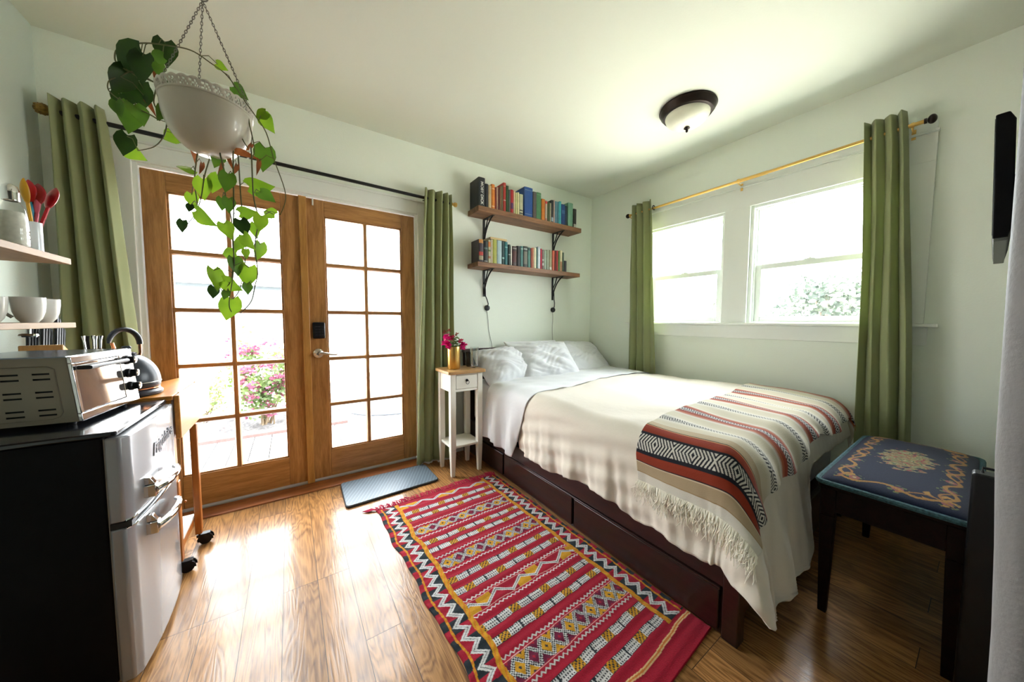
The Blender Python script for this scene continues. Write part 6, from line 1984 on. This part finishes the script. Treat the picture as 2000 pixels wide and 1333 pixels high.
def spline(pts, k=6):
    P = [Vector(p) for p in pts]
    out = []
    for i in range(len(P) - 1):
        p0 = P[max(i - 1, 0)]; p1 = P[i]; p2 = P[i + 1]; p3 = P[min(i + 2, len(P) - 1)]
        for j in range(k):
            t = j / k
            out.append(0.5 * ((2 * p1) + (-p0 + p2) * t + (2 * p0 - 5 * p1 + 4 * p2 - p3) * t * t + (-p0 + 3 * p1 - 3 * p2 + p3) * t ** 3))
    out.append(P[-1])
    return out
vm = MB()
for vi, v in enumerate(VINES):
    if vi in (0, 1, 2, 3, 4, 10):
        sx_ = (v[0][0] - hx_) * 0.6
        v = [(hx_ + sx_, hy_ + 0.085, RZ + 0.004), (hx_ + sx_, hy_ + 0.125, RZ - 0.03), ((v[0][0] + hx_ + sx_) / 2, hy_ + 0.10, RZ - 0.10)] + list(v)
    pts = spline(v)
    n = len(pts)
    vm.tube(pts, [0.0024 - 0.0013 * i / n for i in range(n)], 6)
LM = [leafy('shaded_leaf', (0.013, 0.036, 0.004), (0.022, 0.062, 0.006), 0.30, 12), leafy('mid_leaf', (0.055, 0.135, 0.012), (0.09, 0.20, 0.018), 0.45, 14),  # dark leaf set has the shade on those leaves put into its colour
      leafy('bright_leaf', (0.15, 0.30, 0.015), (0.23, 0.39, 0.022), 0.55, 14), leafy('dry_leaf', (0.15, 0.035, 0.010), (0.34, 0.11, 0.03), 0.35, 22)]
lrnd = random.Random(21)
camv = Vector((-0.2, -0.9, -0.25))
lms = [MB() for _ in range(4)]
stalk = MB()
allv = [p for v in VINES for p in spline(v, 4)]
for (x, y, z, s_, dx, dy, dz, k) in LEAVES:
    s_ *= 0.88 if k == 0 else 0.95
    d = Vector((dx, dy, dz))
    n = Vector((0.15, -0.85, -0.35)) + Vector((lrnd.uniform(-0.55, 0.55), lrnd.uniform(-0.4, 0.4), lrnd.uniform(-0.5, 0.5)))
    base = Vector((x, y, z)) - d * (s_ * 0.5)
    wd = s_ * (lrnd.uniform(0.72, 0.95) if k != 3 else lrnd.uniform(0.3, 0.45))
    if s_ > 0.03 and k != 3: wd = s_ * 0.84
    leaf_shape(lms[k], base, d, n, s_ * 1.05, wd, 0.22 if k != 3 else 0.7, True)
    q_ = min(allv, key=lambda p: (Vector(p) - base).length)
    q_ = Vector(q_)
    if (q_ - base).length < 0.12:
        mid = (q_ + base) / 2 + Vector((0, 0, 0.012))
        vm.tube([q_, mid, base + d * 0.004], 0.0011, 5)
for k, nm in enumerate(('shaded_foliage', 'foliage', 'bright_foliage', 'dried_leaves')):
    o = put(nm, lms[k], LM[k], hp_, recalc=False)
put('vine', vm, plain('vine_stem', (0.10, 0.10, 0.030), 0.6), hp_)

# ================================================================== OUTSIDE THE GLASS DOORS
MT['deck'] = plain('weathered_deck', (0.19, 0.18, 0.185), 0.6, var=0.12, vscale=3, stretch=(8, 0.6, 1))
m = MB()
x = -7.035
while x < 3.0:
    m.box(x, 0.16, -0.150, x + 0.152, 1.93 if x < -2.40 else 7.5, -0.122)
    x += 0.160
struct('deck', m, MT['deck'], angle=30)
struct('ground', MB().box(-14, -14, -0.45, 20, 16, -0.40), plain('pale_concrete_ground', (0.62, 0.60, 0.54), 0.9, var=0.08, vscale=1.5))
kerb = struct('kerb', MB().box(-7.0, 1.935, -0.155, -2.40, 2.010, -0.085), plain('terracotta_kerb', (0.13, 0.08, 0.075), 0.8, var=0.15, vscale=20), bevel=0.006)
sb_ = MB().grid(lambda s, t: (-7.0 + 4.6 * s, 2.011 + 1.60 * t, -0.13 + 0.04 * wave_noise(s * 30, t * 12, 3) * math.sin(pi * t)), 120, 40)
soil = put('garden_bed', sb_, plain('mulch_soil', (0.05, 0.045, 0.045), 0.95, var=0.6, vscale=30, bump=1.0, bscale=40), kind='structure', recalc=False)
# garden hose over the boards
m = MB().tube(spline([(-2.30, 2.35, -0.108), (-2.10, 2.10, -0.108), (-1.70, 1.95, -0.108), (-1.2, 2.05, -0.108), (-0.8, 2.6, -0.108)], 8), 0.012, 8)
hs = put('garden_hose', m, plain('grey_hose', (0.05, 0.06, 0.075), 0.5))
props(hs, 'thin grey garden hose curving over the deck boards outside the right door', 'hose')
# flowering shrub
def shrub(name, cx, cy, z0, rx, ry, rz, nl, nf, label, lm, fmats, seed, lsz=0.05, group=None, stems=True, cat='shrub'):
    rd = random.Random(seed)
    o = empty(name, (cx, cy, z0), label, cat, group)
    lb = MB(); fb_ = MB()
    pts_ = []
    for k in range(26):
        a = rd.uniform(0, 2 * pi); e = rd.uniform(0.0, 1.0); r = rd.uniform(0.35, 0.95)
        pts_.append(Vector((cx + rx * r * math.cos(a) * (0.5 + 0.5 * e), cy + ry * r * math.sin(a), z0 + rz * (0.25 + 0.75 * e * r))))
    for k in range(nl):
        c = rd.choice(pts_) + Vector((rd.gauss(0, rx * 0.17), rd.gauss(0, ry * 0.17), rd.gauss(0, rz * 0.09)))
        d = Vector((rd.uniform(-1, 1), rd.uniform(-1, 1), rd.uniform(-0.6, 0.8)))
        leaf_shape(lb, c, d, (rd.uniform(-1, 1), -0.8, rd.uniform(-0.2, 1)), lsz * rd.uniform(0.7, 1.3), lsz * 0.6, 0.2, False)
    put('foliage', lb, lm, o, recalc=False)
    if nf:
        for k in range(nf):
            if k % 9 == 0: cc = rd.choice(pts_) + Vector((rd.gauss(0, rx * 0.2), -abs(rd.gauss(0, ry * 0.3)), rd.gauss(0, rz * 0.12)))
            c = cc + Vector((rd.gauss(0, 0.028), rd.gauss(0, 0.028), rd.gauss(0, 0.025)))
            for j in range(3):
                a = rd.uniform(0, 2 * pi)
                leaf_shape(fb_, c, (math.cos(a), math.sin(a) * 0.5, rd.uniform(-0.3, 0.9)), (rd.uniform(-1, 1), -1, rd.uniform(-1, 1)), 0.034, 0.028, 0.2, False)
        put('flowers', fb_, fmats, o, recalc=False)
    if stems:
        sm = MB()
        for p in pts_[:14]:
            sm.tube([(cx + rd.uniform(-0.08, 0.08), cy + rd.uniform(-0.06, 0.06), z0), ((cx + p.x) / 2, (cy + p.y) / 2, z0 + (p.z - z0) * 0.45), p], [0.010, 0.007, 0.003], 5)
        put('stem', sm, plain('woody_stem', (0.14, 0.10, 0.06), 0.8), o)
    return o
GRN = leafy('shrub_leaf', (0.060, 0.105, 0.028), (0.15, 0.20, 0.06), 0.45, 3)
shrub('flowering_shrub', -3.27, 2.45, -0.13, 0.42, 0.34, 1.12, 1900, 620, 'flowering shrub with pink blooms in the garden bed beyond the left glass door', GRN, leafy('pink_bract', (0.24, 0.055, 0.11), (0.34, 0.11, 0.18), 0.5, 8), 2, 0.055)
shrub('green_shrub', -3.95, 2.95, -0.13, 0.30, 0.24, 0.75, 420, 0, 'small sparse green shrub left of the pink flowering one in the garden bed', GRN, None, 8, 0.05)
# boundary fence and the neighbour's house
fn_ = empty('garden_fence', (-2.0, 5.2, -0.40), 'pale boarded garden fence beyond the deck', 'fence')
FM = plain('whitewashed_fence', (0.72, 0.69, 0.64), 0.8, var=0.08, vscale=5)
m = MB()
for k in range(74):
    x = -8.4 + k * 0.152
    m.box(x, 5.205, -0.38, x + 0.145, 5.225, 1.02 + 0.004 * (k % 3))
put('fence_boards', m, FM, fn_)
for z in (0.02, 0.80):
    put('fence_rail', MB().box(-8.4, 5.165, z, 2.84, 5.2045, z + 0.07), FM, fn_)
hs_ = empty('neighbour_house', (-4.3, 10.0, -0.40), 'pale house with a blue-grey eaves band beyond the fence', 'building')
put('house_wall', MB().box(-9.0, 9.0, -0.40, -2.4, 12.0, 1.50), plain('white_stucco', (0.74, 0.72, 0.70), 0.9), hs_)
put('eaves', MB().box(-5.35, 8.7, 1.501, -2.7, 12.2, 2.15), plain('slate_blue_fascia', (0.028, 0.036, 0.043), 0.6), hs_)
put('roof', MB().prism([(-5.6, 2.151), (-2.5, 2.151), (-4.0, 3.0)], 'Y', 8.6, 12.3), plain('pale_grey_roof', (0.45, 0.46, 0.48), 0.8), hs_)

# ================================================================== OUTSIDE THE WINDOWS
TG = leafy('tree_leaf', (0.035, 0.050, 0.040), (0.085, 0.105, 0.080), 0.4, 1.2)
TG2 = leafy('olive_tree_leaf', (0.030, 0.036, 0.028), (0.07, 0.078, 0.06), 0.4, 1.2)
def tree(cx, cy, z0, h, rx, rz, label, mat, seed, nl, ls=0.16):
    rd = random.Random(seed)
    o = empty('garden_tree', (cx, cy, z0), label, 'tree', 'trees outside the windows')
    lb = MB()
    cl_ = []
    for k in range(22):
        a = rd.uniform(0, 2 * pi); e = rd.uniform(-1, 1); r = rd.uniform(0.3, 0.9)
        cl_.append(Vector((cx + rx * r * math.cos(a) * math.sqrt(1 - e * e * 0.8), cy + rx * r * math.sin(a) * math.sqrt(1 - e * e * 0.8), z0 + h - rz + rz * e * r)))
    for k in range(nl):
        c = rd.choice(cl_) + Vector((rd.gauss(0, rx * 0.17), rd.gauss(0, rx * 0.17), rd.gauss(0, rz * 0.14)))
        leaf_shape(lb, c, (rd.uniform(-1, 1), rd.uniform(-1, 1), rd.uniform(-1, 0.4)), (-1, rd.uniform(-1, 1), rd.uniform(-0.5, 1)), ls, ls * 0.6, 0.2, False)
    put('foliage', lb, mat, o, recalc=False)
    tm = MB().tube([(cx, cy, z0), (cx + 0.05, cy, z0 + h * 0.4), (cx, cy + 0.05, z0 + h * 0.8)], [0.11, 0.08, 0.03], 10)
    for p in cl_[:9]:
        tm.tube([(cx + 0.03, cy, z0 + h * 0.45), ((cx + p.x) / 2, (cy + p.y) / 2, (z0 + h * 0.45 + p.z) / 2), p], [0.035, 0.02, 0.008], 6)
    put('trunk', tm, plain('tree_bark', (0.16, 0.12, 0.09), 0.9), o)
tree(7.2, -0.62, -0.40, 3.05, 1.35, 1.45, 'leafy tree filling the lower part of the right window', TG, 3, 3000, 0.13)
tree(9.3, -3.60, -0.40, 3.0, 1.3, 1.4, 'pale tree partly behind the right curtain outside the window', TG2, 5, 1800, 0.14)
tree(9.5, 2.2, -0.40, 2.5, 1.0, 1.0, 'small pale tree showing faintly in the left window', TG2, 6, 900, 0.14)
